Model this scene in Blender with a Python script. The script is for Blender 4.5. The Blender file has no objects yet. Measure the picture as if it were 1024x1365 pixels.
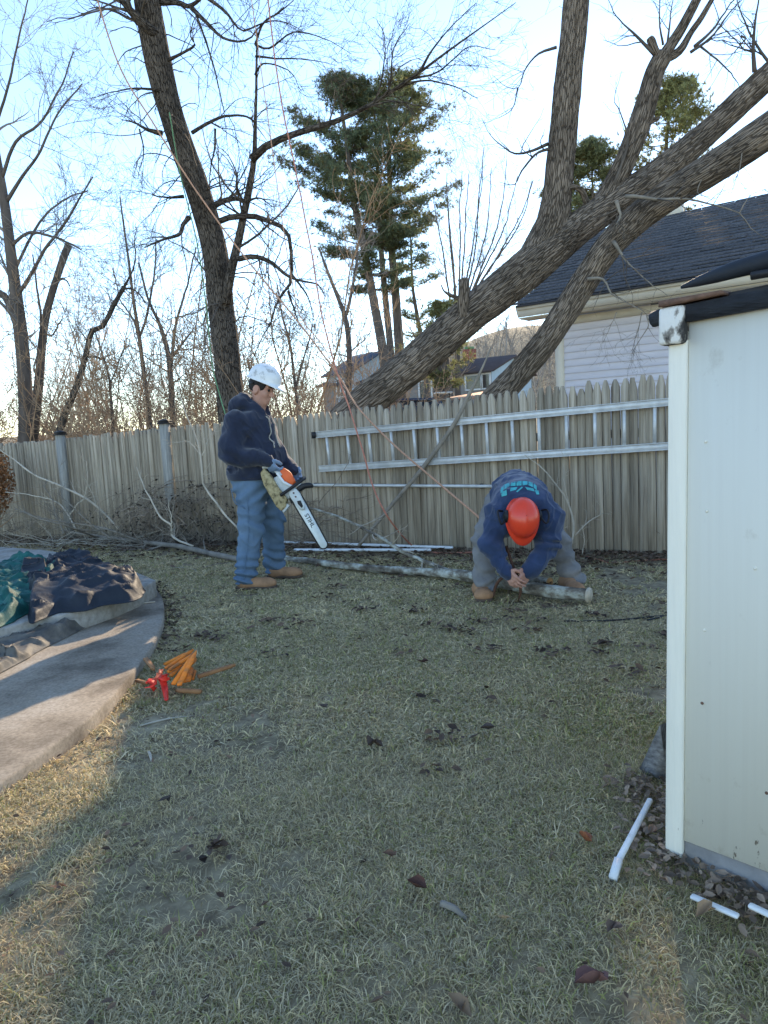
import bpy, math, random
import numpy as np
from mathutils import Matrix, Vector

# ---------------------------------------------------------------- camera, sky, sun, exposure
scene = bpy.context.scene
COL = scene.collection
CAM_H = 1.28
PITCH, ROLL = math.radians(6.7), math.radians(3.0)
FPX, CX, CY = 947.0, 512.0, 682.5
SUN_EL, SUN_AZ = math.radians(22.0), math.radians(18.0)

cam_d = bpy.data.cameras.new('camera')
cam = bpy.data.objects.new('camera', cam_d)
COL.objects.link(cam)
cam_d.sensor_fit = 'VERTICAL'
cam_d.sensor_height = 34.6
cam_d.lens = 34.6 * FPX / 1365.0
cam_d.clip_start = 0.05
cam_d.clip_end = 2000
f_ = np.array([0, math.cos(PITCH), -math.sin(PITCH)])
r0 = np.array([1.0, 0, 0]); u0 = np.cross(r0, f_)
r_ = r0 * math.cos(ROLL) - u0 * math.sin(ROLL)
u_ = u0 * math.cos(ROLL) + r0 * math.sin(ROLL)
cam.matrix_world = Matrix(((r_[0], u_[0], -f_[0], 0), (r_[1], u_[1], -f_[1], 0), (r_[2], u_[2], -f_[2], CAM_H), (0, 0, 0, 1)))
scene.camera = cam

world = bpy.data.worlds.new('World')
scene.world = world
world.use_nodes = True
wn = world.node_tree.nodes; wl = world.node_tree.links
bg = wn['Background']
sky = wn.new('ShaderNodeTexSky')
sky.sky_type = 'NISHITA'
sky.sun_disc = False
sky.sun_elevation = SUN_EL
sky.sun_rotation = SUN_AZ
sky.air_density = 0.9
sky.dust_density = 0.02
sky.ozone_density = 1.6
wl.new(sky.outputs[0], bg.inputs[0])
bg.inputs[1].default_value = 0.13

sun_d = bpy.data.lights.new('sun', 'SUN')
sun_d.energy = 2.7
sun_d.angle = math.radians(0.6)
sun_d.color = (1.0, 0.80, 0.56)
sun = bpy.data.objects.new('sun', sun_d)
COL.objects.link(sun)
sdir = Vector((math.sin(SUN_AZ) * math.cos(SUN_EL), math.cos(SUN_AZ) * math.cos(SUN_EL), math.sin(SUN_EL)))
sun.rotation_euler = sdir.to_track_quat('Z', 'Y').to_euler()
sun.location = (8, 15, 12)

vs = scene.view_settings
vs.view_transform = 'Standard'
vs.look = 'None'
vs.gamma = 1.0
vs.use_curve_mapping = False
vs.exposure = 1.75

# ---------------------------------------------------------------- helpers: points, noise
def ray(px, py):
    return f_ + (px - CX) / FPX * r_ - (py - CY) / FPX * u_
C0 = np.array([0, 0, CAM_H])
def gnd(px, py, z=0.0):
    d = ray(px, py); return C0 + d * ((z - CAM_H) / d[2])
def at(px, py, Y):
    d = ray(px, py); return C0 + d * (Y / d[1])
def paths(pts):
    """(px, py, Y) -> array of world points"""
    return np.array([at(*p[:3]) for p in pts])

RNG = np.random.default_rng(11)
random.seed(5)

def _hash(i, j, k):
    n = (i * 374761393 + j * 668265263 + k * 2147483647 + 1013904223) & 0x7fffffff
    n = ((n ^ (n >> 13)) * 1274126177) & 0x7fffffff
    return ((n ^ (n >> 16)) & 0xffff) / 32767.5 - 1.0
def vnoise(p):
    p = np.asarray(p, dtype=np.float64)
    i = np.floor(p).astype(np.int64); f = p - i; f = f * f * (3 - 2 * f)
    out = 0
    for a in (0, 1):
        wa = f[..., 0] if a else 1 - f[..., 0]
        for b in (0, 1):
            wb = f[..., 1] if b else 1 - f[..., 1]
            for c in (0, 1):
                wc = f[..., 2] if c else 1 - f[..., 2]
                out = out + wa * wb * wc * _hash(i[..., 0] + a, i[..., 1] + b, i[..., 2] + c)
    return out
def fbm(p, o=3):
    s = 0; a = 1.0; p = np.asarray(p, dtype=np.float64)
    for k in range(o):
        s = s + a * vnoise(p + 17.3 * k); a *= 0.5; p = p * 2.03
    return s
def n2(x, y, s, seed=0):
    return vnoise(np.stack([np.asarray(x) * s, np.asarray(y) * s, np.full_like(np.asarray(x, dtype=float), seed + .5)], -1))

# ---------------------------------------------------------------- helpers: mesh building
def link(o, parent=None):
    COL.objects.link(o)
    if parent is not None:
        o.parent = parent
    return o
def props(o, label=None, cat=None, group=None, kind=None):
    if label: o['label'] = label
    if cat: o['category'] = cat
    if group: o['group'] = group
    if kind: o['kind'] = kind
    return o
def empty(name, loc=(0, 0, 0), rz=0.0, label=None, cat=None, group=None):
    o = bpy.data.objects.new(name, None)
    o.empty_display_size = 0.1
    o.location = loc; o.rotation_euler = (0, 0, rz)
    COL.objects.link(o)
    return props(o, label, cat, group)

class MB:
    def __init__(s):
        s.v = []; s.f = {3: [], 4: []}; s.n = 0; s.ng = []; s.att = []; s.hasatt = False
    def add(s, v, f, att=None):
        v = np.asarray(v, dtype=np.float64).reshape(-1, 3)
        f = np.asarray(f, dtype=np.int64)
        s.v.append(v); s.f[f.shape[1]].append(f + s.n); s.n += len(v)
        if att is not None: s.hasatt = True
        s.att.append(att if att is not None else np.zeros((len(v), 3)))
        return s
    def poly(s, v, faces):
        """n-gons given as lists"""
        v = np.asarray(v, dtype=np.float64).reshape(-1, 3)
        s.v.append(v); s.ng += [[i + s.n for i in f] for f in faces]; s.n += len(v)
        s.att.append(np.zeros((len(v), 3)))
        return s
    def box(s, c, size, rot=None):
        h = np.array(size) / 2
        v = np.array([[x, y, z] for x in (-1, 1) for y in (-1, 1) for z in (-1, 1)]) * h
        if rot is not None: v = v @ np.array(rot).T
        return s.add(v + np.array(c), [[0, 1, 3, 2], [4, 6, 7, 5], [0, 4, 5, 1], [2, 3, 7, 6], [0, 2, 6, 4], [1, 5, 7, 3]])
    def beam(s, a, b, w, h, up=(0, 0, 1)):
        """box from a to b, width w across, height h along up"""
        a = np.array(a, float); b = np.array(b, float); t = b - a; L = np.linalg.norm(t); t /= L
        sx = np.cross(t, up); sx /= np.linalg.norm(sx); uz = np.cross(sx, t)
        return s.box((a + b) / 2, (L, w, h), np.stack([t, sx, uz], 1))
    def tube(s, P, R, sides=8, cap=True, attr=False):
        P = np.asarray(P, float)
        if P.ndim == 2: P = P[None]
        R = np.asarray(R, float)
        if R.ndim == 0: R = np.full(P.shape[:2], float(R))
        if R.ndim == 1: R = R[None]
        v, f, a = tube_arrays(P, R, sides)
        s.add(v, f, a if attr else None)
        if cap:
            N, K = P.shape[:2]
            for n in range(N if N < 60 else 0):
                b = s.n - len(v) + n * K * sides
                s.ng.append([b + i for i in range(sides)][::-1])
                s.ng.append([b + (K - 1) * sides + i for i in range(sides)])
        return s
    def prism(s, pts, z0, z1):
        """vertical prism over a polygon of (x, y), counter-clockwise"""
        n = len(pts)
        v = [(x, y, z0) for x, y in pts] + [(x, y, z1) for x, y in pts]
        return s.poly(v, [list(range(n))[::-1], list(range(n, 2 * n))] + [[i, (i + 1) % n, n + (i + 1) % n, n + i] for i in range(n)])
    def mesh(s, name, smooth=False):
        v = np.concatenate(s.v) if s.v else np.zeros((0, 3))
        me = bpy.data.meshes.new(name)
        loops = []; tot = []
        for k in (4, 3):
            if s.f[k]:
                F = np.concatenate(s.f[k]); loops.append(F.ravel()); tot.append(np.full(len(F), k))
        if s.ng:
            loops.append(np.array([i for f in s.ng for i in f])); tot.append(np.array([len(f) for f in s.ng]))
        loops = np.concatenate(loops).astype(np.int32); tot = np.concatenate(tot).astype(np.int32)
        start = np.concatenate([[0], np.cumsum(tot)[:-1]]).astype(np.int32)
        me.vertices.add(len(v)); me.vertices.foreach_set('co', v.astype(np.float32).ravel())
        me.loops.add(len(loops)); me.loops.foreach_set('vertex_index', loops)
        me.polygons.add(len(tot)); me.polygons.foreach_set('loop_start', start); me.polygons.foreach_set('loop_total', tot)
        if smooth: me.polygons.foreach_set('use_smooth', np.ones(len(tot), dtype=bool))
        me.update(calc_edges=True)
        if s.hasatt:
            A = me.attributes.new('surf', 'FLOAT_VECTOR', 'POINT')
            A.data.foreach_set('vector', np.concatenate(s.att).astype(np.float32).ravel())
        me.validate()
        return me
    def build(s, name, mat, parent=None, smooth=False, **kw):
        me = s.mesh(name, smooth)
        for m in (mat if isinstance(mat, (list, tuple)) else [mat]): me.materials.append(m)
        o = bpy.data.objects.new(name, me)
        link(o, parent)
        return props(o, **kw)

def tube_arrays(P, R, sides):
    N, K, _ = P.shape
    T = np.gradient(P, axis=1)
    T /= np.linalg.norm(T, axis=2, keepdims=True) + 1e-12
    m = T.mean(axis=1); m /= np.linalg.norm(m, axis=1, keepdims=True) + 1e-12
    ref = np.where(np.abs(m[:, 2:3]) < 0.8, np.array([[0, 0, 1.0]]), np.array([[0.3, 1.0, 0]]))
    n1 = np.cross(T, ref[:, None, :]); n1 /= np.linalg.norm(n1, axis=2, keepdims=True) + 1e-12
    nn2 = np.cross(T, n1)
    a = np.arange(sides) * 2 * math.pi / sides
    ca, sa = np.cos(a), np.sin(a)
    V = P[:, :, None, :] + R[:, :, None, None] * (n1[:, :, None, :] * ca[None, None, :, None] + nn2[:, :, None, :] * sa[None, None, :, None])
    L = np.concatenate([np.zeros((N, 1)), np.cumsum(np.linalg.norm(np.diff(P, axis=1), axis=2), axis=1)], 1)
    att = np.stack([R[:, :, None] * ca + 0 * L[:, :, None], R[:, :, None] * sa + 0 * L[:, :, None], L[:, :, None] + 0 * ca + np.arange(N)[:, None, None] * 3.7], -1)
    idx = np.arange(N * K * sides).reshape(N, K, sides)
    q = np.stack([idx[:, :-1, :], np.roll(idx[:, :-1, :], -1, 2), np.roll(idx[:, 1:, :], -1, 2), idx[:, 1:, :]], -1).reshape(-1, 4)
    return V.reshape(-1, 3), q, att.reshape(-1, 3)

def smooth_path(P, n):
    """Catmull-Rom resample of control rows (any columns) to n rows"""
    P = np.asarray(P, float)
    if len(P) == 2:
        t = np.linspace(0, 1, n)[:, None]; return P[0] * (1 - t) + P[1] * t
    Q = np.concatenate([[2 * P[0] - P[1]], P, [2 * P[-1] - P[-2]]])
    d = np.concatenate([[0], np.cumsum(np.linalg.norm(np.diff(P[:, :3], axis=0), axis=1) + 1e-9)])
    out = []
    for s in np.linspace(0, d[-1], n):
        i = min(np.searchsorted(d, s, 'right') - 1, len(P) - 2); t = (s - d[i]) / (d[i + 1] - d[i])
        a, b, c, e = Q[i], Q[i + 1], Q[i + 2], Q[i + 3]
        out.append(0.5 * ((2 * b) + (-a + c) * t + (2 * a - 5 * b + 4 * c - e) * t * t + (-a + 3 * b - 3 * c + e) * t ** 3))
    return np.array(out)

def in_poly(x, y, poly):
    x = np.asarray(x); y = np.asarray(y); r = np.zeros(x.shape, bool); n = len(poly)
    for i in range(n):
        x1, y1 = poly[i][:2]; x2, y2 = poly[(i + 1) % n][:2]
        c = ((y1 > y) != (y2 > y)) & (x < (x2 - x1) * (y - y1) / (y2 - y1 + 1e-12) + x1)
        r ^= c
    return r

# ---------------------------------------------------------------- materials
def mat(name, stops, scale=6.0, rough=0.85, coord='Object', stretch=(1, 1, 1), bump=0.0, bscale=None, detail=6.0, metal=0.0, spec=0.3,
        stops2=None, scale2=1.0, fac2=0.5, var=0.0, attr=None, distort=0.0, bdist=0.01, sheen=0.0):
    """procedural material: noise ramp (+ a second larger ramp mixed in) + bump; var adds per-object value variation"""
    m = bpy.data.materials.new(name); m.use_nodes = True
    nt = m.node_tree; N = nt.nodes; L = nt.links
    b = N['Principled BSDF']
    b.inputs['Roughness'].default_value = rough; b.inputs['Metallic'].default_value = metal
    b.inputs['Specular IOR Level'].default_value = spec
    if sheen: b.inputs['Sheen Weight'].default_value = sheen
    if attr:
        src = N.new('ShaderNodeAttribute'); src.attribute_name = attr; out = src.outputs['Vector']
    else:
        src = N.new('ShaderNodeTexCoord'); out = src.outputs[coord]
    mp = N.new('ShaderNodeMapping'); mp.inputs['Scale'].default_value = stretch
    L.new(out, mp.inputs[0])
    if var:
        oi = N.new('ShaderNodeObjectInfo')
        va = N.new('ShaderNodeVectorMath'); va.operation = 'SCALE'; va.inputs[0].default_value = (37, 53, 71)
        L.new(oi.outputs['Random'], va.inputs['Scale']); L.new(va.outputs[0], mp.inputs['Location'])
    def noise(sc, det=detail, dis=distort):
        n = N.new('ShaderNodeTexNoise'); n.inputs['Scale'].default_value = sc; n.inputs['Detail'].default_value = det
        n.inputs['Roughness'].default_value = 0.6; n.inputs['Distortion'].default_value = dis
        L.new(mp.outputs[0], n.inputs['Vector']); return n
    def ramp(n, st):
        r = N.new('ShaderNodeValToRGB'); e = r.color_ramp.elements
        while len(e) < len(st): e.new(0.5)
        for k, (p, c) in enumerate(st): e[k].position = p; e[k].color = (*c, 1)
        L.new(n.outputs['Fac'], r.inputs[0]); return r
    n1 = noise(scale); c = ramp(n1, stops).outputs[0]
    if stops2:
        nB = noise(scale2, 4.0); r2 = ramp(nB, stops2)
        mx = N.new('ShaderNodeMix'); mx.data_type = 'RGBA'; mx.blend_type = 'MULTIPLY'; mx.inputs[0].default_value = fac2
        L.new(c, mx.inputs[6]); L.new(r2.outputs[0], mx.inputs[7]); c = mx.outputs[2]
    if var:
        hv = N.new('ShaderNodeHueSaturation')
        mr = N.new('ShaderNodeMapRange'); mr.inputs[3].default_value = 1 - var; mr.inputs[4].default_value = 1 + var
        L.new(oi.outputs['Random'], mr.inputs[0]); L.new(mr.outputs[0], hv.inputs['Value']); L.new(c, hv.inputs['Color']); c = hv.outputs[0]
    L.new(c, b.inputs['Base Color'])
    if bump:
        nb = noise(bscale or scale * 2)
        bp = N.new('ShaderNodeBump'); bp.inputs['Strength'].default_value = bump; bp.inputs['Distance'].default_value = bdist
        L.new(nb.outputs['Fac'], bp.inputs['Height']); L.new(bp.outputs[0], b.inputs['Normal'])
    return m
def flat2(c, d=0.25):
    c = np.array(c); return [(0.3, tuple(np.clip(c * (1 - d), 0, 1))), (0.7, tuple(np.clip(c * (1 + d), 0, 1)))]
def mat_attr(name, rough=0.8, spec=0.2, trans=0.0):
    """colour from the point attribute 'surf' (a real colour of each blade or leaf)"""
    m = bpy.data.materials.new(name); m.use_nodes = True
    N = m.node_tree.nodes; L = m.node_tree.links; b = N['Principled BSDF']
    b.inputs['Roughness'].default_value = rough; b.inputs['Specular IOR Level'].default_value = spec
    a = N.new('ShaderNodeAttribute'); a.attribute_name = 'surf'
    L.new(a.outputs['Color'], b.inputs['Base Color'])
    if trans:
        t = N.new('ShaderNodeBsdfTranslucent'); mx = N.new('ShaderNodeMixShader'); mx.inputs[0].default_value = trans
        L.new(a.outputs['Color'], t.inputs[0]); L.new(b.outputs[0], mx.inputs[1]); L.new(t.outputs[0], mx.inputs[2])
        L.new(mx.outputs[0], N['Material Output'].inputs[0])
    return m
def add_mask(m, color, scale, lo, hi, stretch=(1, 1, 1), zlo=None, zhi=None, rough=None):
    """peeling / stains: mixes colour in where a noise passes a threshold (optionally stronger below a height)"""
    nt = m.node_tree; N = nt.nodes; L = nt.links; b = N['Principled BSDF']
    old = b.inputs['Base Color'].links[0].from_socket
    tc = N.new('ShaderNodeTexCoord'); mp = N.new('ShaderNodeMapping'); mp.inputs['Scale'].default_value = stretch
    L.new(tc.outputs['Object'], mp.inputs[0])
    n = N.new('ShaderNodeTexNoise'); n.inputs['Scale'].default_value = scale; n.inputs['Detail'].default_value = 8; n.inputs['Roughness'].default_value = .65
    L.new(mp.outputs[0], n.inputs['Vector'])
    fac = n.outputs['Fac']
    if zlo is not None:
        sp = N.new('ShaderNodeSeparateXYZ'); L.new(tc.outputs['Object'], sp.inputs[0])
        mr = N.new('ShaderNodeMapRange'); mr.inputs[1].default_value = zlo; mr.inputs[2].default_value = zhi
        mr.inputs[3].default_value = 0.16; mr.inputs[4].default_value = 0.0
        L.new(sp.outputs[2], mr.inputs[0])
        ad = N.new('ShaderNodeMath'); L.new(fac, ad.inputs[0]); L.new(mr.outputs[0], ad.inputs[1]); fac = ad.outputs[0]
    m2 = N.new('ShaderNodeMapRange'); m2.inputs[1].default_value = lo; m2.inputs[2].default_value = hi
    L.new(fac, m2.inputs[0])
    mx = N.new('ShaderNodeMix'); mx.data_type = 'RGBA'
    mx.inputs[7].default_value = (*color, 1)
    L.new(m2.outputs[0], mx.inputs[0]); L.new(old, mx.inputs[6]); L.new(mx.outputs[2], b.inputs['Base Color'])
    return m

M = {}
M['soil'] = mat('thatch_soil', [(0.3, (.15, .112, .07)), (0.5, (.31, .245, .15)), (0.7, (.46, .375, .235))], 14, .95, bump=.6, bscale=40,
                stops2=[(0.35, (.55, .55, .5)), (0.65, (1, 1, 1))], scale2=.8, fac2=.8)
M['blade'] = mat_attr('grass_blades', .7, .25, .35)
M['leaf'] = mat_attr('dead_leaves', .7, .25, .2)
M['needle'] = mat_attr('pine_needles', .6, .3, .45)
def bark_mat(name, dark, mid, light, scale, zst, bump=1.0, dist=.03, furrow=.16):
    """furrowed plates: stretched voronoi cells with dark joints, mottled by noise"""
    m = bpy.data.materials.new(name); m.use_nodes = True
    nt = m.node_tree; N = nt.nodes; L = nt.links; b = N['Principled BSDF']
    b.inputs['Roughness'].default_value = .95; b.inputs['Specular IOR Level'].default_value = .15
    at_ = N.new('ShaderNodeAttribute'); at_.attribute_name = 'surf'
    mp = N.new('ShaderNodeMapping'); mp.inputs['Scale'].default_value = (1, 1, zst); L.new(at_.outputs['Vector'], mp.inputs[0])
    nz = N.new('ShaderNodeTexNoise'); nz.inputs['Scale'].default_value = scale * .7; nz.inputs['Detail'].default_value = 3; L.new(mp.outputs[0], nz.inputs['Vector'])
    vs_ = N.new('ShaderNodeVectorMath'); vs_.operation = 'SCALE'; vs_.inputs['Scale'].default_value = 1.1 / scale; L.new(nz.outputs['Color'], vs_.inputs[0])
    va = N.new('ShaderNodeVectorMath'); va.operation = 'ADD'; L.new(mp.outputs[0], va.inputs[0]); L.new(vs_.outputs[0], va.inputs[1])
    vo = N.new('ShaderNodeTexVoronoi'); vo.feature = 'DISTANCE_TO_EDGE'; vo.inputs['Scale'].default_value = scale; L.new(va.outputs[0], vo.inputs['Vector'])
    r1 = N.new('ShaderNodeMapRange'); r1.inputs[1].default_value = 0.0; r1.inputs[2].default_value = furrow; L.new(vo.outputs['Distance'], r1.inputs[0])
    n2_ = N.new('ShaderNodeTexNoise'); n2_.inputs['Scale'].default_value = scale * 1.5; n2_.inputs['Detail'].default_value = 6; n2_.inputs['Roughness'].default_value = .65; L.new(mp.outputs[0], n2_.inputs['Vector'])
    n3_ = N.new('ShaderNodeTexNoise'); n3_.inputs['Scale'].default_value = 3.0; n3_.inputs['Detail'].default_value = 3; L.new(at_.outputs['Vector'], n3_.inputs['Vector'])
    ra = N.new('ShaderNodeValToRGB'); e = ra.color_ramp.elements; e[0].position = .3; e[0].color = (*mid, 1); e[1].position = .7; e[1].color = (*light, 1); L.new(n2_.outputs['Fac'], ra.inputs[0])
    mx = N.new('ShaderNodeMix'); mx.data_type = 'RGBA'; mx.inputs[6].default_value = (*dark, 1); L.new(r1.outputs[0], mx.inputs[0]); L.new(ra.outputs[0], mx.inputs[7])
    hv = N.new('ShaderNodeHueSaturation'); r3 = N.new('ShaderNodeMapRange'); r3.inputs[1].default_value = .35; r3.inputs[2].default_value = .65; r3.inputs[3].default_value = .72; r3.inputs[4].default_value = 1.25
    L.new(n3_.outputs['Fac'], r3.inputs[0]); L.new(r3.outputs[0], hv.inputs['Value']); L.new(mx.outputs[2], hv.inputs['Color']); L.new(hv.outputs[0], b.inputs['Base Color'])
    ad = N.new('ShaderNodeMath'); ad.operation = 'MULTIPLY_ADD'; ad.inputs[1].default_value = .5; L.new(n2_.outputs['Fac'], ad.inputs[0]); L.new(r1.outputs[0], ad.inputs[2])
    bp = N.new('ShaderNodeBump'); bp.inputs['Strength'].default_value = bump; bp.inputs['Distance'].default_value = dist; L.new(ad.outputs[0], bp.inputs['Height']); L.new(bp.outputs[0], b.inputs['Normal'])
    return m
M['bark'] = bark_mat('furrowed_bark', (.125, .097, .073), (.20, .157, .118), (.28, .228, .178), 46, .12, furrow=.13)
M['bark_dark'] = bark_mat('dark_bark', (.062, .051, .042), (.105, .087, .071), (.165, .140, .115), 44, .18, furrow=.12)
M['bark_far'] = mat('grey_bark', flat2((.12, .10, .085), .35), 8, .95, attr='surf', stretch=(1, 1, .3), bump=.5)
M['twig'] = mat('twig_bark', flat2((.105, .088, .072), .3), 5, .9)
M['twig_brown'] = mat('brown_twigs', flat2((.38, .255, .155), .4), 1.5, .9)
M['twig_grey'] = mat('grey_twigs', flat2((.27, .235, .20), .35), 1.2, .9)
M['twig_pale'] = mat('pale_twigs', flat2((.48, .42, .33), .25), 7, .9)
M['brush'] = mat('dead_brush', flat2((.23, .185, .14), .4), 5, .9)
M['lichen_bark'] = mat('lichen_bark', [(0.34, (.085, .072, .056)), (0.48, (.21, .185, .145)), (0.56, (.40, .40, .34)), (.70, (.62, .63, .55))], 12, .95, attr='surf', stretch=(1, 1, .7), bump=1, bscale=30, bdist=.012)
M['cutpale'] = mat('grey_cut_wood', flat2((.48, .42, .32), .2), 30, .85)
M['cutwood'] = mat('fresh_cut_wood', flat2((.62, .34, .13), .2), 30, .8)
M['fence_l'] = mat('weathered_picket', [(0.3, (.215, .175, .13)), (0.5, (.385, .325, .245)), (0.72, (.52, .45, .355))], 9, .9, stretch=(6, 6, .35), bump=.6, bscale=12, var=.24,
                   stops2=[(.3, (.62, .6, .55)), (.6, (1, 1, 1))], scale2=1.3, fac2=.6)
M['post'] = mat('weathered_post', flat2((.30, .285, .25), .3), 8, .9, stretch=(5, 5, .4), bump=.4)
M['black'] = mat('black_plastic', flat2((.018, .018, .02), .2), 20, .5, bump=.1)
M['alu'] = mat('aluminium', flat2((.62, .62, .60), .15), 12, .55, metal=.45, stretch=(1, 1, 1), bump=.08, bscale=60)
M['white_metal'] = mat('white_painted_metal', flat2((.72, .73, .72), .12), 14, .5)
add_mask(M['white_metal'], (.36, .32, .25), 9, .58, .72)
M['stick'] = mat('grey_stick', flat2((.23, .20, .16), .35), 9, .9, bump=.4)
M['stick_dark'] = mat('dark_stick', flat2((.05, .042, .036), .3), 9, .9, bump=.4)
M['concrete'] = mat('old_concrete', [(0.3, (.26, .225, .18)), (0.5, (.36, .315, .255)), (0.7, (.45, .40, .33))], 70, .92, bump=.25, bscale=160, bdist=.003,
                    stops2=[(.32, (.38, .36, .34)), (.5, (.8, .77, .73)), (.7, (1, 1, 1))], scale2=2.6, fac2=1.0)

M['coping'] = mat('coping_concrete', flat2((.36, .34, .30), .25), 25, .9, bump=.4, stops2=[(.3, (.55, .5, .42)), (.6, (1, 1, 1))], scale2=5, fac2=.7)
M['tarp_dark'] = mat('dark_tarp', flat2((.020, .025, .034), .3), 5, .62, bump=.3, bscale=30, spec=.25)
M['tarp_teal'] = mat('teal_tarp', [(.3, (.006, .050, .042)), (.55, (.016, .105, .088)), (.7, (.035, .155, .13))], 7, .62, bump=.3, bscale=30, spec=.25)
M['tarp_tan'] = mat('dusty_black_plastic', [(.3, (.05, .048, .045)), (.6, (.16, .145, .12)), (.75, (.30, .26, .20))], 8, .7, bump=.4, bscale=18)
M['siding'] = mat('pale_siding', flat2((.60, .585, .63), .05), 3, .75, stretch=(1, 1, 4))
M['trim'] = mat('cream_trim', flat2((.66, .61, .50), .06), 4, .7)
M['gutter'] = mat('dark_gutter_edge', flat2((.05, .05, .055), .3), 6, .6)
M['shingle'] = mat('slate_blue_shingles', [(.3, (.050, .053, .062)), (.5, (.088, .094, .108)), (.7, (.145, .152, .17))], 9, .9, stretch=(3, 3, 3), bump=.6, bscale=50, var=.15)
M['paint'] = mat('white_shed_paint', [(.3, (.81, .78, .675)), (.5, (.83, .80, .69)), (.7, (.84, .815, .71))], 5, .75, stretch=(14, 14, .25), bump=.10, bscale=9, bdist=.003)
add_mask(M['paint'], (.52, .49, .42), 9, .68, .71, (11, 11, .6))
add_mask(M['paint'], (.62, .57, .46), 6, .62, .80, (2, 2, 1.5), 0.0, .30)
add_mask(M['paint'], (.20, .155, .11), 9, .735, .755, (4, 4, 1.2), 0.04, .34)
M['paint2'] = mat('white_corner_paint', flat2((.82, .785, .675), .04), 6, .75, stretch=(10, 10, .6), bump=.35, bscale=9)
add_mask(M['paint2'], (.19, .15, .11), 10, .73, .75, (3, 3, .8), 0.02, .30)
M['peel'] = mat('peeling_paint', [(.40, (.05, .048, .046)), (.46, (.30, .28, .25)), (.5, (.72, .71, .67)), (.8, (.78, .77, .73))], 14, .85, stretch=(1.2, 1.2, .7), bump=.9, bscale=20, bdist=.01)
M['fascia'] = mat('black_peeling_fascia', [(.3, (.016, .018, .022)), (.68, (.035, .04, .05)), (.70, (.55, .55, .52)), (.8, (.7, .7, .66))], 7, .7, stretch=(2, 2, 9), bump=.8, bscale=15)
M['rust'] = mat('rusty_edge', flat2((.17, .10, .07), .4), 25, .9, bump=.5)
M['foundation'] = mat('grey_foundation', flat2((.30, .285, .27), .2), 12, .9, bump=.3)
M['rope_red'] = mat('faded_red_rope', flat2((.50, .20, .13), .25), 40, .85)
M['rope_tan'] = mat('orange_tan_rope', flat2((.48, .27, .17), .25), 40, .85)
M['rope_green'] = mat('green_rope', flat2((.13, .27, .14), .25), 40, .85)
M['skin'] = mat('skin', [(.3, (.40, .205, .15)), (.7, (.52, .29, .21))], 9, .5, bump=.15, bscale=80, bdist=.002)
M['hair'] = mat('black_hair', flat2((.014, .012, .011), .3), 60, .6, bump=.5, bscale=120)
M['navy'] = mat('navy_fleece', flat2((.018, .024, .046), .25), 9, .95, bump=.35, bscale=22, bdist=.008, sheen=.25)
M['navy2'] = mat('navy_sweatshirt', flat2((.026, .045, .100), .25), 9, .95, bump=.35, bscale=22, bdist=.008, sheen=.25)
M['jeans'] = mat('blue_denim', [(.25, (.090, .145, .215)), (.55, (.115, .180, .260)), (.8, (.150, .22, .30))], 5, .9, bump=.45, bscale=18, bdist=.01, stretch=(1.3, 1.3, .8))
M['work_grey'] = mat('grey_work_trousers', flat2((.20, .195, .19), .3), 6, .92, bump=.45, bscale=18, bdist=.01)
M['boot'] = mat('tan_leather', flat2((.36, .20, .105), .25), 14, .75, bump=.3)
M['sole'] = mat('boot_sole', flat2((.10, .07, .05), .2), 14, .8)
M['glove'] = mat('blue_grey_glove', flat2((.17, .24, .34), .25), 16, .9, bump=.4)
M['hat_white'] = mat('scuffed_white_plastic', [(.36, (.42, .42, .41)), (.44, (.70, .71, .70)), (.7, (.78, .79, .78))], 11, .4, spec=.5)
M['hat_orange'] = mat('orange_red_plastic', flat2((.80, .060, .022), .06), 6, .28, spec=.5)
M['teal_print'] = mat('teal_print', flat2((.08, .40, .42), .25), 30, .8)
M['saw_orange'] = mat('saw_orange_plastic', flat2((.78, .14, .035), .12), 15, .5)
M['saw_grey'] = mat('saw_pale_plastic', flat2((.55, .58, .56), .15), 15, .55)
M['saw_tan'] = mat('sawdust_caked_plastic', [(.35, (.10, .085, .05)), (.5, (.36, .29, .15)), (.7, (.48, .40, .24))], 30, .95, bump=.6)
M['saw_bar'] = mat('saw_bar_steel', flat2((.55, .60, .60), .10), 20, .45, metal=.3)
M['ink'] = mat('black_ink', flat2((.02, .02, .02), .1), 20, .6)
M['stake_orange'] = mat('orange_painted_wood', [(.35, (.30, .13, .05)), (.5, (.75, .20, .025)), (.7, (.85, .27, .035))], 12, .8, var=.2, bump=.3)
M['stake_wood'] = mat('brown_stake_wood', flat2((.32, .16, .07), .3), 12, .85, bump=.3)
M['flag_red'] = mat('red_flagging', flat2((.85, .05, .03), .15), 12, .5)
M['flag_pink'] = mat('pink_orange_flagging', flat2((.85, .20, .10), .15), 12, .5)
M['board'] = mat('grey_board', [(.3, (.10, .095, .09)), (.5, (.20, .19, .18)), (.7, (.29, .28, .26))], 9, .9, stretch=(8, 1, 8), bump=.5)
M['house_wall'] = mat('far_grey_wall', flat2((.27, .25, .23), .1), 3, .85)
M['house_blue'] = mat('far_blue_grey_wall', flat2((.42, .52, .58), .06), 3, .85)
M['house_roof'] = mat('far_roof', flat2((.085, .070, .075), .15), 3, .9)
M['house_roof_b'] = mat('far_blue_roof', flat2((.07, .095, .14), .15), 3, .9)
M['white_trim'] = mat('white_trim', flat2((.75, .75, .74), .04), 5, .6)
M['glass'] = mat('dark_window_glass', flat2((.03, .035, .04), .3), 2, .08, spec=.6)
M['brick'] = mat('red_brick', flat2((.30, .10, .07), .25), 9, .9)
M['car'] = mat('dark_car_paint', flat2((.018, .022, .045), .1), 2, .2, spec=.6)
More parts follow.
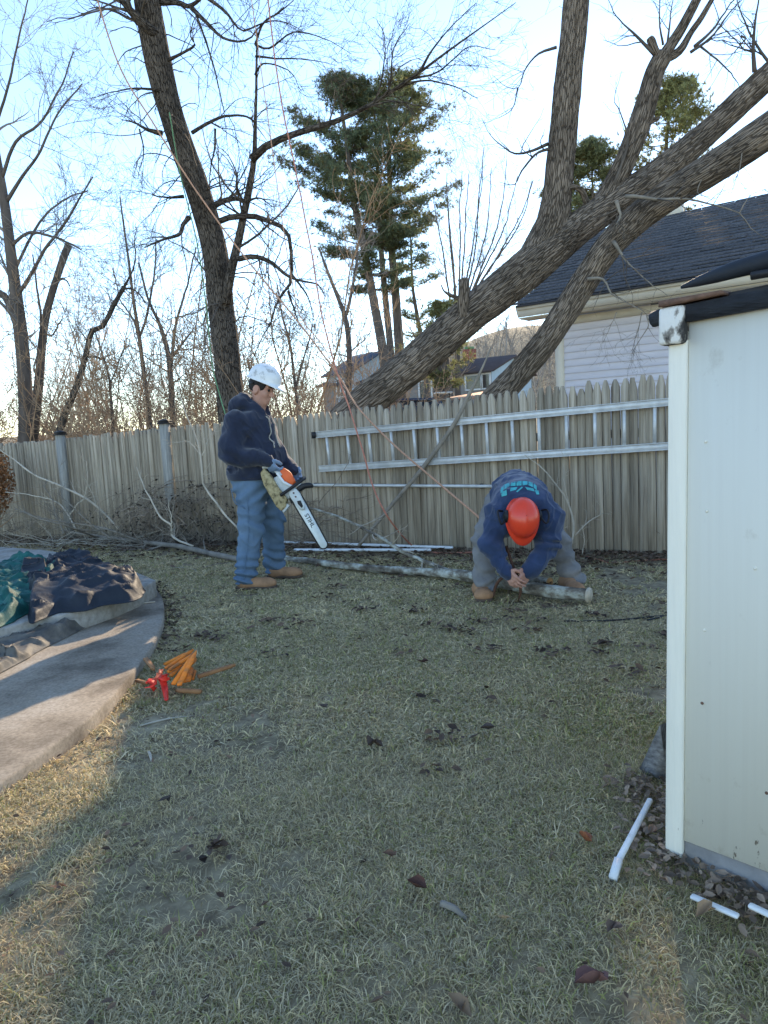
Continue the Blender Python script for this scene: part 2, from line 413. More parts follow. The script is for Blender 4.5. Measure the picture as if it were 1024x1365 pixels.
M['road'] = mat('pale_road', flat2((.30, .29, .28), .1), 2, .9)
M['hill'] = mat('wooded_hill', flat2((.16, .135, .11), .35), .35, .95, bump=1)
M['hedge'] = mat('rusty_hedge_leaves', flat2((.33, .16, .07), .4), 14, .8)
M['rust_steel'] = mat('rusty_steel', flat2((.12, .062, .040), .35), 30, .8, metal=.3, bump=.3)
# ---------------------------------------------------------------- setting: ground
def sstep(a, b, x):
    t = np.clip((np.asarray(x, float) - a) / (b - a), 0, 1); return t * t * (3 - 2 * t)
def hgt(x, y):
    x = np.asarray(x, float); y = np.asarray(y, float)
    near = 1 - sstep(9, 14, y)
    h = .014 * n2(x, y, 1.3, 1) * near + .006 * n2(x, y, 5.0, 2) * near
    h = h + 1.7 * sstep(14, 36, y) * sstep(-2, 5, x)
    h = h + 15.0 * sstep(62, 150, y) * sstep(-15, 30, x) + 3.5 * sstep(70, 150, y)
    return h
FL, FR = gnd(20, 716), gnd(880, 740)
FD = (FR - FL) / np.linalg.norm(FR - FL)                  # along the fence, left to right
FN = np.array([FD[1], -FD[0], 0]);                        # towards the camera
if FN[1] > 0: FN = -FN
def onfence(px, py, off=0.0):
    d = ray(px, py); o = FL + FN * off
    return C0 + d * (((o - C0) @ FN) / (d @ FN))

xs = np.unique(np.concatenate([np.linspace(-8, 6, 113), np.linspace(-60, 60, 61), np.sign(np.linspace(-1, 1, 41)) * 60 + np.linspace(-1, 1, 41) ** 3 * 700]))
ys = np.unique(np.concatenate([np.linspace(-3, 12, 121), np.linspace(13, 60, 48), np.linspace(60, 200, 26), 200 + np.linspace(0, 1, 12) ** 2 * 800, [-40, -15]]))
XX, YY = np.meshgrid(xs, ys)
ZZ = hgt(XX, YY)
idx = np.arange(XX.size).reshape(XX.shape)
q = np.stack([idx[:-1, :-1], idx[:-1, 1:], idx[1:, 1:], idx[1:, :-1]], -1).reshape(-1, 4)
ground = MB().add(np.stack([XX, YY, ZZ], -1).reshape(-1, 3), q).build('ground', M['soil'], smooth=True, kind='structure')

# concrete apron (left), raised coping under the tarps
def curve_poly(pts, z=0.0, n=8, close_left=True):
    W = np.array([gnd(px, py, z)[:2] for px, py in pts]); return W
apron_px = [(-30, 1062), (0, 1042), (30, 1022), (60, 1000), (88, 980), (112, 962), (138, 938), (160, 916), (180, 892), (197, 868), (210, 846), (217, 826), (219, 808), (214, 792), (204, 780), (190, 770)]
apron = smooth_path(np.array([[*gnd(px, py, .065)[:2], 0] for px, py in apron_px]), 44)[:, :2]
far_l = [gnd(100, 752, .09)[:2], np.array([-6.5, 8.2]), np.array([-7, 1.8])]
APRON = [tuple(p) for p in apron] + [tuple(p) for p in far_l]
mb = MB()
n = len(APRON)
inset = []
cen = np.mean(np.array(APRON), 0)
for p in APRON:
    d = cen - np.array(p); inset.append(tuple(np.array(p) + d / np.linalg.norm(d) * .015))
er = [.006 * float(n2(np.array([p[0]]), np.array([p[1]]), 6, 9)[0]) for p in APRON]
v = [(x, y, -.05) for x, y in APRON] + [(x + e, y + e, .050 + e * .6) for (x, y), e in zip(APRON, er)] + [(x, y, .062) for x, y in inset]
mb.poly(v, [list(range(2 * n, 3 * n))] + [[i, (i + 1) % n, n + (i + 1) % n, n + i] for i in range(n)] + [[n + i, n + (i + 1) % n, 2 * n + (i + 1) % n, 2 * n + i] for i in range(n)])
apron_o = mb.build('concrete_path', M['concrete'], kind='structure')
# slab joint cut: darker seam strip of real depth is left to the apron's chips; a few mortar crumbs lie on it
cop_px = [(-40, 846), (0, 838), (52, 824), (104, 815), (150, 800), (185, 786), (208, 773), (186, 764), (150, 752), (112, 741), (60, 733), (-40, 726)]
COP = [tuple(gnd(px, py, .19)[:2]) for px, py in cop_px]
coping = MB().prism(COP, .055, .19).build('coping_slab', M['coping'],
    label='pale raised concrete ledge under the heaped tarps', cat='ledge')
bv = coping.modifiers.new('bevel', 'BEVEL'); bv.width = .012; bv.segments = 2
# flat plastic sheet hanging over the ledge front
def cloth(name, poly_px, z, hfun, mat_, res=.018, thick=.004, skirt=.10, **kw):
    """draped sheet: rings from the middle to a smooth outline; the rim comes down onto what lies below"""
    Q = np.array([[*gnd(px, py, z)[:2], 0] for px, py in poly_px]); Q = np.concatenate([Q, Q[:1]])
    nt_, ns_ = int(300 * .018 / res), int(80 * .018 / res)
    O = smooth_path(Q, nt_ + 1)[:-1, :2]
    c = O.mean(0)
    s_ = np.linspace(0.01, 1, ns_)[:, None]
    O = O + .012 * np.stack([n2(O[:, 0], O[:, 1], 11, 41), n2(O[:, 0], O[:, 1], 11, 42)], -1)
    X = c[0] + s_ * (O[:, 0] - c[0])[None]; Y = c[1] + s_ * (O[:, 1] - c[1])[None]
    D = (1 - s_) * np.linalg.norm(O - c, axis=1)[None]
    Xw = X + .05 * n2(X, Y, 4, 45) + .02 * n2(X, Y, 11, 46); Yw = Y + .05 * n2(X, Y, 4, 47) + .02 * n2(X, Y, 11, 48)
    Z = hfun(Xw, Yw, D)
    V = np.stack([X, Y, Z], -1)
    idx = np.arange(nt_ * ns_).reshape(ns_, nt_)
    q = np.stack([idx[:-1], np.roll(idx[:-1], -1, 1), np.roll(idx[1:], -1, 1), idx[1:]], -1).reshape(-1, 4)[:, ::-1]
    mb = MB().add(V.reshape(-1, 3), q); mb.ng.append(list(range(nt_)))
    o = mb.build(name, mat_, smooth=True, **kw)
    sm = o.modifiers.new('thick', 'SOLIDIFY'); sm.thickness = thick
    return o
def ridges(X, Y, ang, s, seed, sharp=1.0):
    u = X * math.cos(ang) + Y * math.sin(ang); w = -X * math.sin(ang) + Y * math.cos(ang)
    a = 1 - np.abs(vnoise(np.stack([u * s, w * s * .35, np.full_like(u, seed)], -1))); return a ** (sharp * 2)
def h_sheet(X, Y, D):
    return .066 + .08 * sstep(0, .09, D) * (.35 + .65 * ridges(X, Y, .9, 7, 3.3, 2)) + .025 * ridges(X, Y, 2.2, 16, 4.1, 2) * sstep(0, .04, D)
cloth('plastic_sheet', [(-40, 848), (0, 840), (52, 828), (100, 818), (128, 820), (110, 834), (70, 854), (30, 876), (0, 892), (-40, 915)], .09, h_sheet, M['tarp_tan'],
      label='dusty crumpled black plastic sheet along the ledge front', cat='plastic sheet')
def h_teal(X, Y, D):
    e = sstep(0, .10, D)
    return .194 + e * (.015 + .065 * ridges(X, Y, .35, 4.5, 7.7, 1.6) + .045 * ridges(X, Y, 1.3, 8, 8.2, 1.8) + .03 * ridges(X, Y, 2.4, 17, 8.9, 1.6) + .008 * n2(X, Y, 30, 6))
cloth('teal_tarp', [(-60, 770), (10, 752), (60, 751), (84, 757), (80, 790), (62, 806), (28, 824), (-10, 842), (-60, 850)], .19, h_teal, M['tarp_teal'],
      label='crumpled teal green tarp beside the dark tarp', cat='tarp')
def h_dark(X, Y, D):
    c = gnd(112, 772, .3)
    m = np.exp(-(((X - c[0]) / .34) ** 2 + ((Y - c[1]) / .34) ** 2))
    c2 = gnd(150, 780, .25)
    m2 = np.exp(-(((X - c2[0]) / .42) ** 2 + ((Y - c2[1]) / .30) ** 2))
    e = sstep(0, .10, D)
    return .193 + e * (.02 + .10 * m + .05 * m2 + .055 * ridges(X, Y, .15, 2.6, 11.2, 1.6) + .055 * ridges(X, Y, .55, 5, 12.9, 2.0) + .035 * ridges(X, Y, 2.3, 10, 13.9, 2.2) + .014 * ridges(X, Y, 1.4, 22, 14.9, 1.2))
cloth('dark_tarp', [(52, 776), (70, 752), (96, 742), (124, 748), (160, 764), (188, 782), (192, 794), (176, 803), (140, 808), (112, 816), (78, 818), (40, 832), (44, 802)], .19, h_dark, M['tarp_dark'],
      res=.019, label='dark navy tarp heaped into a mound on the ledge', cat='tarp')
def h_dark2(X, Y, D):
    return .215 + sstep(0, .08, D) * (.07 + .06 * ridges(X, Y, .8, 5, 21.2, 2.0) + .03 * ridges(X, Y, 1.9, 11, 22.9, 2.0))
cloth('tarp_fold', [(22, 776), (36, 764), (54, 760), (66, 770), (70, 790), (62, 800), (40, 788)], .22, h_dark2, M['tarp_dark'], res=.014,
      label='small dark tarp fold lying across the teal tarp', cat='tarp')
o = MB().beam(gnd(172, 806, .07), gnd(207, 802, .07), .012, .008).build('straw_stem', M['twig_pale'], label='thin pale stem lying on the concrete by the dark tarp', cat='stem')

# ---------------------------------------------------------------- fence
t_l, t_r = onfence(-60, 600), onfence(985, 490)
L_tot = np.linalg.norm((t_r - t_l)[:2])
fa = FL + FD * ((t_l - FL) @ FD); fa[2] = 0
fence = empty('picket_fence', tuple(fa), 0, 'long weathered grey stockade fence with pointed pickets behind the men', 'fence')
ang = math.atan2(FD[1], FD[0])
fence.rotation_euler = (0, 0, ang)
def fence_top(s):
    """height of the fence top s metres from its left end"""
    P = fa + FD * s; x = P[0]
    return float(np.interp(x, [-4.89, -1.77, -.95, 1.0, 2.51], [1.35, 1.46, 1.47, 1.56, 1.63]))
def picket_mesh(w, k):
    r = random.Random(k)
    h = 1.0; th = .020; b = .006
    tipw = r.uniform(.009, .018); sh = r.uniform(.040, .068); off = r.uniform(-.006, .006)
    pr = [(-w / 2, 0), (w / 2, 0), (w / 2, h - sh), (w * .30 + off, h - sh * .35), (tipw + off, h), (-tipw + off, h), (-w * .30 + off, h - sh * .35), (-w / 2, h - sh)]
    n = len(pr)
    fr = []
    for x, z in pr:
        fr.append((x * .90, -th, z))
    v = [(x, th, z) for x, z in pr] + [(x, -th * .35, z) for x, z in pr] + fr
    f = [list(range(n))] + [list(range(2 * n, 3 * n))[::-1]]
    for a in (0, n):
        f += [[a + (i + 1) % n, a + i, a + n + i, a + n + (i + 1) % n] for i in range(n)]
    me = MB().poly(v, f).mesh('picket')
    me.materials.append(M['fence_l'])
    return me
pmesh = [picket_mesh(.078, k) for k in range(9)]
pmesh_n = [picket_mesh(.062, 50 + k) for k in range(6)]
s = 0.0; k = 0
while s < L_tot:
    x = (fa + FD * s)[0]
    left = x < -1.0
    w = .061 if left else .0765
    o = bpy.data.objects.new('picket', random.choice(pmesh_n if left else pmesh))
    link(o, fence)
    hh = fence_top(s) + random.gauss(0, .008)
    if random.random() < .05: hh -= random.uniform(.01, .05)
    o.location = (s, random.uniform(-.004, .004), -.04)
    o.scale = (random.uniform(.95, 1.02), 1, hh + .04)
    o.rotation_euler = (random.gauss(0, .006), random.gauss(0, .003), random.gauss(0, .025))
    s += w + (random.uniform(.003, .006) if random.random() < .12 else 0); k += 1
for z in (.30, 1.12):                                      # rails behind the pickets
    MB().box((L_tot / 2, .065, z), (L_tot, .04, .08)).build('rail', M['post'], fence)
for px in (91, 230, 352):
    P = onfence(px, 640); sp = (P - fa) @ FD
    ht = fence_top(sp) + .045
    MB().box((sp, -.055, ht / 2 - .02), (.105, .075, ht + .04)).build('post', M['post'], fence)
    cap = MB()
    cap.box((sp, -.05, ht + .008), (.135, .125, .016)); cap.box((sp, -.05, ht + .026), (.115, .10, .016))
    cap.poly([(sp - .075, -.115, ht + .036), (sp + .075, -.115, ht + .036), (sp + .075, .015, ht + .036), (sp - .075, .015, ht + .036), (sp, -.05, ht + .062)],
             [[0, 1, 4], [1, 2, 4], [2, 3, 4], [3, 0, 4], [3, 2, 1, 0]])
    cap.build('post_cap', M['black'], fence)
for px, py in ((100, 590), (205, 590)):
    pass

# ladder hung on the fence
La, Lb = onfence(420, 580, .10), onfence(884, 536.5, .10)
Lc, Ld = onfence(426, 625, .10), onfence(884, 595, .10)
ext = .55
Lb = La + (Lb - La) * (1 + ext / np.linalg.norm(Lb - La)); Ld = Lc + (Ld - Lc) * (1 + ext / np.linalg.norm(Ld - Lc))
lad = empty('ladder', tuple((Lc + Ld) / 2 * [1, 1, 0]), 0, 'aluminium ladder hung sideways along the picket fence', 'ladder')
off = np.array(lad.location)
def railmb(a, b):
    m = MB(); m.beam(a - off, b - off, .028, .062); m.beam(a - off + [0, 0, .031], b - off + [0, 0, .031], .045, .008); m.beam(a - off - [0, 0, .031], b - off - [0, 0, .031], .045, .008)
    return m
railmb(La, Lb).build('side_rail', M['alu'], lad); railmb(Lc, Ld).build('side_rail', M['alu'], lad)
for a in (La,):
    d_ = (Lb - La) / np.linalg.norm(Lb - La)
    MB().beam(a - off - d_ * .03, a - off + d_ * .02, .05, .07).build('end_cap', M['black'], lad)
nr = 16
for i in range(nr):
    t = .035 + i * (.94 / (nr - 1))
    a = La + (Lb - La) * t - off; b = Lc + (Ld - Lc) * (t - .002) - off
    m = MB(); m.tube(np.array([a - [0, 0, .025], b + [0, 0, .025]]), .0165, 8); m.build('rung', M['alu'], lad)
Pa, Pb = onfence(392, 646.5, .07), onfence(700, 648.5, .07)
po = MB(); po.tube(np.array([Pa, Pb]), .017, 8); pole = po.build('metal_pole', M['alu'], smooth=True, label='thin aluminium pole fixed level along the fence below the ladder', cat='pole')
for t in (.1, .83):
    c = Pa + (Pb - Pa) * t
    MB().box(c - FN * .03, (.03, .06, .045)).build('bracket', M['black'], pole)
# forked dead stick leaning on the fence
sk = [onfence(478, 728, .30), onfence(520, 676, .2), onfence(565, 622, .14), onfence(605, 566, .13), onfence(625, 527, .12), onfence(640, 497, .1), onfence(655, 463, .08)]
P = smooth_path(np.array(sk), 26); R = np.interp(np.linspace(0, 1, 26), [0, .55, .8, 1], [.017, .024, .019, .005])
lean = MB().tube(P, R, 8).build('leaning_stick', M['stick'], smooth=True, label='long bare stick leaning diagonally across ladder and fence', cat='stick')
j = P[19]; MB().tube(np.array([j, j + [.05, -.02, .03], j + [.07, -.02, .07]]), [.012, .009, .003], 6).build('stub', M['stick'], lean)
# white downspout lengths at the fence foot
for k, (a, b, lab) in enumerate((((362, 722), (604, 730), 'long white downspout length lying closest to the fence foot'), ((392, 733), (575, 733), 'white downspout length lying just in front of another'))):
    A, B = gnd(*a, .035), gnd(*b, .035)
    o = MB().beam(A, B, .040, .028).build('downspout', M['white_metal'], label=lab, cat='downspout', group='white downspouts by the fence')
    bv = o.modifiers.new('b', 'BEVEL'); bv.width = .008
# ---------------------------------------------------------------- branches
def _norm(a): return a / (np.linalg.norm(a, axis=-1, keepdims=True) + 1e-12)
def spawn(P, R, m, t0=.2, t1=1.0, length=1.0, ang=50, K=6, up=0.0, wig=.14, rr=.55, tip=.25, rel=False, droop=0.0, rmin=.0015, lv=.45):
    N, Kp, _ = P.shape
    t = RNG.uniform(t0, t1, (N, m)); fi = t * (Kp - 1); i = np.minimum(fi.astype(int), Kp - 2); w = (fi - i)[..., None]
    n = np.arange(N)[:, None]
    base = P[n, i] * (1 - w) + P[n, i + 1] * w
    rb = (R[n, i] * (1 - w[..., 0]) + R[n, i + 1] * w[..., 0]) * rr
    T = _norm(P[n, i + 1] - P[n, i])
    q = _norm(np.cross(T, RNG.normal(size=T.shape)))
    a = np.radians(ang) * RNG.uniform(.55, 1.35, (N, m, 1))
    d = T * np.cos(a) + q * np.sin(a)
    Lp = np.linalg.norm(np.diff(P, axis=1), axis=2).sum(1)[:, None] if rel else 1.0
    L = length * Lp * (1 - lv * t) * RNG.uniform(.5, 1.3, (N, m))
    d = d.reshape(-1, 3); base = base.reshape(-1, 3); L = L.reshape(-1); rb = rb.reshape(-1)
    rb = np.maximum(np.minimum(rb, L * .03 + .002), rmin)
    pts = [base]; st = (L / (K - 1))[:, None]
    for k in range(K - 1):
        d = _norm(d + RNG.normal(size=d.shape) * wig + np.array([0, 0, up - droop * k / K]))
        pts.append(pts[-1] + d * st)
    P2 = np.stack(pts, 1)
    R2 = rb[:, None] * np.linspace(1, tip, K)[None]
    return P2, np.maximum(R2, rmin * .6)
def poly_branch(ctrl, n=14):
    """ctrl rows (px, py, Y, width_px) -> path and radii in metres"""
    W = np.array([[*at(px, py, Y), w * Y / FPX / 2] for px, py, Y, w in ctrl])
    S = smooth_path(W, n); return S[:, :3], np.maximum(S[:, 3], .0012)
TRUNK_SLIM = .93
def bark_trunk(P, R, sides=44, amp=.011, fu=24.0, fl=1.9, seed=0.0, knots=()):
    P = np.asarray(P)[None]; R = np.asarray(R)[None]
    R = R * TRUNK_SLIM
    V, f, att = tube_arrays(P, R, sides)
    K = P.shape[1]
    c = np.repeat(P[0], sides, axis=0); nrm = _norm(V - c)
    a = att.copy(); a[:, 2] = att[:, 2]
    wob = vnoise(a * np.array([2.2, 2.2, .9]) + seed)
    qx = np.stack([a[:, 0] * fu * 1.0 + wob * .8, a[:, 1] * fu * 1.0, a[:, 2] * fl + wob], -1)
    rid = 1 - np.abs(vnoise(qx * np.array([1.6, 1.6, 1]))) * 1.6 + .35 * vnoise(qx * 2.7)
    big = fbm(a * np.array([1.5, 1.5, 1.0]) + seed + 5, 2)
    rr = np.repeat(R[0], sides)
    disp = amp * rid + .05 * rr * big
    disp = disp - amp * .55 - .10 * rr
    V = V + nrm * disp[:, None]
    return V, f, a
def trunk_obj(name, P, R, m, parent, sides=44, amp=.011, seed=0.0, **kw):
    mb = MB(); V, f, a = bark_trunk(P, R, sides, amp, seed=seed); mb.add(V, f, a)
    n = len(V); mb.ng.append([n - sides + i for i in range(sides)]); mb.ng.append(list(range(sides))[::-1])
    return mb.build(name, m, parent, smooth=True, **kw)
def limbs(specs, m, parent, n=16, sides=8, name='limb', amp=0):
    out = []
    for c in specs:
        P, R = poly_branch(c, n); out.append((P, R))
        mb = MB(); mb.tube(P, R, sides, attr=True); mb.build(name, m, parent, smooth=True)
    return np.stack([p for p, r in out]), np.stack([r for p, r in out])
def twigs(levels, m, parent, name='twigs', sides=3, kind='stuff', **kw):
    mb = MB()
    for P, R in levels:
        if len(P): mb.tube(P, R, sides, cap=False)
    return mb.build(name, m, parent, kind=kind, **kw)

# ---- the two leaning trees behind the fence
tA = empty('leaning_tree', tuple(at(400, 715, 9.2) * [1, 1, 0]), 0, 'large furrowed tree leaning right from behind the fence with one upright stem', 'tree')
oA = np.array(tA.location)
def rel(P, o): return P - o
P, R = poly_branch([(398, 735, 9.2, 72), (412, 660, 9.2, 66), (440, 588, 9.1, 60), (490, 535, 9.0, 56), (560, 478, 9.0, 54), (620, 425, 9.0, 55), (680, 378, 9.0, 58), (728, 338, 9.0, 58), (770, 305, 9.0, 48), (812, 275, 9.0, 44), (860, 245, 9.0, 46), (930, 188, 8.95, 38), (1024, 102, 8.9, 34), (1120, 14, 8.8, 30)], 240)
P0A, R0A = P, R
trunk_obj('trunk', P - oA, R, M['bark'], tA, 88, .017, 2.0)
P, R = poly_branch([(700, 362, 9.0, 46), (722, 330, 9.02, 52), (737, 296, 9.0, 48), (744, 250, 9.0, 42), (750, 185, 9.0, 41), (757, 110, 9.0, 40), (765, 40, 9.0, 38), (772, -40, 9.0, 36)], 150)
P1A, R1A = P, R
trunk_obj('limb', P - oA, R, M['bark'], tA, 72, .014, 4.0)
P, R = poly_branch([(790, 292, 9.0, 34), (812, 258, 9.0, 32), (838, 205, 9.0, 31), (858, 150, 9.0, 31), (872, 100, 9.0, 29), (884, 74, 9.0, 28)], 90)
P2A, R2A = P, R
trunk_obj('limb', P - oA, R, M['bark'], tA, 56, .011, 6.0)
P, R = poly_branch([(880, 82, 9.0, 20), (893, 62, 9.0, 17), (912, 32, 9.0, 15), (936, -15, 9.0, 13)], 20)
trunk_obj('limb', P - oA, R, M['bark'], tA, 16, .005, 7.0)
P3A, R3A = P, R
P, R = poly_branch([(884, 80, 9.0, 14), (906, 68, 9.02, 12), (920, 45, 9.05, 9), (936, 22, 9.1, 8), (956, -12, 9.1, 6)], 20)
trunk_obj('limb', P - oA, R, M['bark'], tA, 12, .004, 8.0)
P4A, R4A = P, R
for c in ([(882, 84, 9.0, 12), (874, 68, 8.95, 11), (868, 54, 8.95, 12), (866, 50, 8.95, 9)], [(617, 420, 8.85, 20), (618, 398, 8.8, 18), (619, 378, 8.78, 16), (618, 371, 8.78, 11)],
          [(612, 398, 8.8, 7), (600, 393, 8.78, 5), (592, 388, 8.75, 3), (588, 380, 8.7, 2)],
          [(783, 275, 9.0, 10), (776, 255, 8.95, 9), (764, 249, 8.9, 8), (758, 252, 8.9, 8)], [(862, 166, 9.0, 7), (872, 160, 9.0, 7), (878, 157, 9.0, 5)]):
    P, R = poly_branch(c, 14); V, f, a = bark_trunk(P, R, 14, .005)
    mb = MB(); mb.add(V - oA, f, a); mb.ng.append([len(V) - 14 + i for i in range(14)]); mb.build('stub', M['bark'], tA, smooth=True)
kn = at(619, 374, 8.8) - oA
def hand_twigs(specs, m, parent, o, extra=(3, .5), name='branch', sub=True, seed=0, sides=6):
    Ps, Rs = [], []
    for c in specs:
        P, R = poly_branch(c, 16); R = R * np.linspace(1, .45, 16); P = P + np.cumsum(RNG.normal(size=P.shape) * .006, 0) * np.linspace(0, 1, 16)[:, None]
        Ps.append(P - o); Rs.append(R)
        MB().tube(P - o, R, sides, attr=True).build(name, m, parent, smooth=True)
    return np.stack(Ps), np.stack(Rs)
B_A = [[(742, 196, 9.0, 5), (715, 205, 8.9, 4), (697, 228, 8.8, 3.4), (688, 244, 8.75, 2.4), (668, 240, 8.7, 1.4)], [(742, 63, 9, 4), (718, 72, 9, 3), (700, 92, 8.95, 2.4), (690, 118, 8.9, 2), (672, 120, 8.9, 1.4), (650, 106, 8.9, 1)],
       [(730, 192, 9, 5), (705, 203, 8.9, 4), (685, 206, 8.8, 3), (668, 196, 8.8, 2.4), (650, 180, 8.8, 1.6), (640, 160, 8.8, 1)], [(690, 118, 8.9, 2), (684, 145, 8.85, 1.6), (668, 158, 8.8, 1.2), (640, 168, 8.8, 1)],
       [(872, 72, 8.95, 5), (850, 50, 8.9, 4), (838, 40, 8.9, 3), (822, 26, 8.85, 2.4), (806, 0, 8.8, 1.6)], [(818, 248, 8.9, 5), (836, 190, 8.85, 3), (822, 140, 8.8, 2.2), (816, 128, 8.8, 1.6), (826, 88, 8.8, 1)],
       [(926, 62, 9, 5), (950, 40, 9, 4), (968, 10, 9, 3), (985, -20, 9, 2.4)], [(920, 70, 9, 4), (948, 50, 8.9, 3.4), (972, 18, 8.9, 3), (1000, -12, 8.9, 2)],
       [(1006, 96, 8.85, 6), (1004, 66, 8.8, 5), (1006, 30, 8.8, 4), (1012, -20, 8.8, 3)], [(1034, 95, 8.85, 5), (1010, 60, 8.8, 4), (992, 22, 8.75, 3), (985, -15, 8.75, 2)],
       [(934, 62, 9, 3), (960, 82, 8.9, 2.6), (978, 100, 8.9, 2.4), (988, 115, 8.9, 1.8)], [(988, 48, 8.8, 3), (994, 52, 8.75, 2.4), (984, 66, 8.7, 2), (970, 86, 8.7, 1)],
       [(884, 60, 9, 3), (880, 30, 8.9, 2.4), (876, -10, 8.9, 1.6)], [(890, 56, 9, 3), (895, 20, 9, 2.2), (897, -15, 9, 1.6)]]
PB, RB = hand_twigs(B_A, M['twig'], tA, oA)
l1 = spawn(PB, RB, 7, .15, 1, .55, 50, 6, .05, .18)
l2 = spawn(*l1, 3, .2, 1, .25, 50, 5, .03, .2, rmin=.0013)
twigs([l1, l2], M['twig'], tA)

tB = empty('leaning_tree', tuple(at(610, 700, 9.0) * [1, 1, 0]), 0, 'smooth barked leaning tree whose trunk crosses before the pale house siding', 'tree')
oB = np.array(tB.location)
P, R = poly_branch([(600, 700, 9.0, 56), (622, 610, 9.0, 50), (648, 548, 8.95, 46), (690, 500, 8.9, 42), (722, 462, 8.8, 40), (756, 412, 8.7, 40), (788, 362, 8.6, 41), (815, 325, 8.5, 43), (856, 286, 8.4, 45), (905, 252, 8.2, 44), (960, 218, 8.0, 46), (1024, 174, 7.8, 48), (1100, 116, 7.6, 46)], 220)
trunk_obj('trunk', P - oB, R, M['bark'], tB, 80, .011, 12.0)
PBt, RBt = P, R
B_B = [[(784, 372, 8.45, 9), (804, 372, 8.3, 6), (815, 392, 8.2, 4.4), (832, 402, 8.1, 3.6), (856, 416, 8.0, 3), (872, 432, 8, 2)], [(818, 322, 8.35, 9), (834, 345, 8.2, 5), (850, 360, 8.1, 4), (868, 374, 8.0, 3.4), (890, 388, 8, 2.4)],
       [(834, 262, 8.2, 9), (850, 262, 8.1, 8), (876, 266, 8.0, 7), (915, 266, 7.9, 6), (950, 274, 7.8, 5), (985, 285, 7.7, 4), (1005, 310, 7.7, 3), (1026, 325, 7.7, 2)], [(822, 268, 8.3, 9), (826, 288, 8.25, 7), (818, 300, 8.2, 6)],
       [(856, 416, 8.0, 2.4), (850, 440, 8.0, 2), (842, 466, 8, 1.2)], [(862, 420, 8.0, 3), (864, 436, 8, 2.4), (850, 460, 8, 2), (843, 488, 8, 1)], [(822, 416, 8.05, 1.8), (812, 440, 8, 1.6), (802, 455, 8, 1.2)],
       [(985, 285, 7.7, 2.6), (1000, 262, 7.7, 2), (1026, 252, 7.7, 1.4)], [(990, 195, 7.8, 3), (985, 235, 7.7, 2), (975, 265, 7.7, 1.4)], [(940, 230, 8, 2.4), (930, 255, 7.9, 2), (955, 260, 7.8, 1.6)]]
B_B = [[(a, b, c, w * .62) for a, b, c, w in br] for br in B_B]
PB, RB = hand_twigs(B_B, M['stick'], tB, oB)
l1 = spawn(PB, RB, 9, .2, 1, .55, 55, 6, -.02, .22)
l2 = spawn(*l1, 3, .3, 1, .18, 50, 4, 0, .2, rmin=.0012)
twigs([l1, l2], M['twig'], tB)

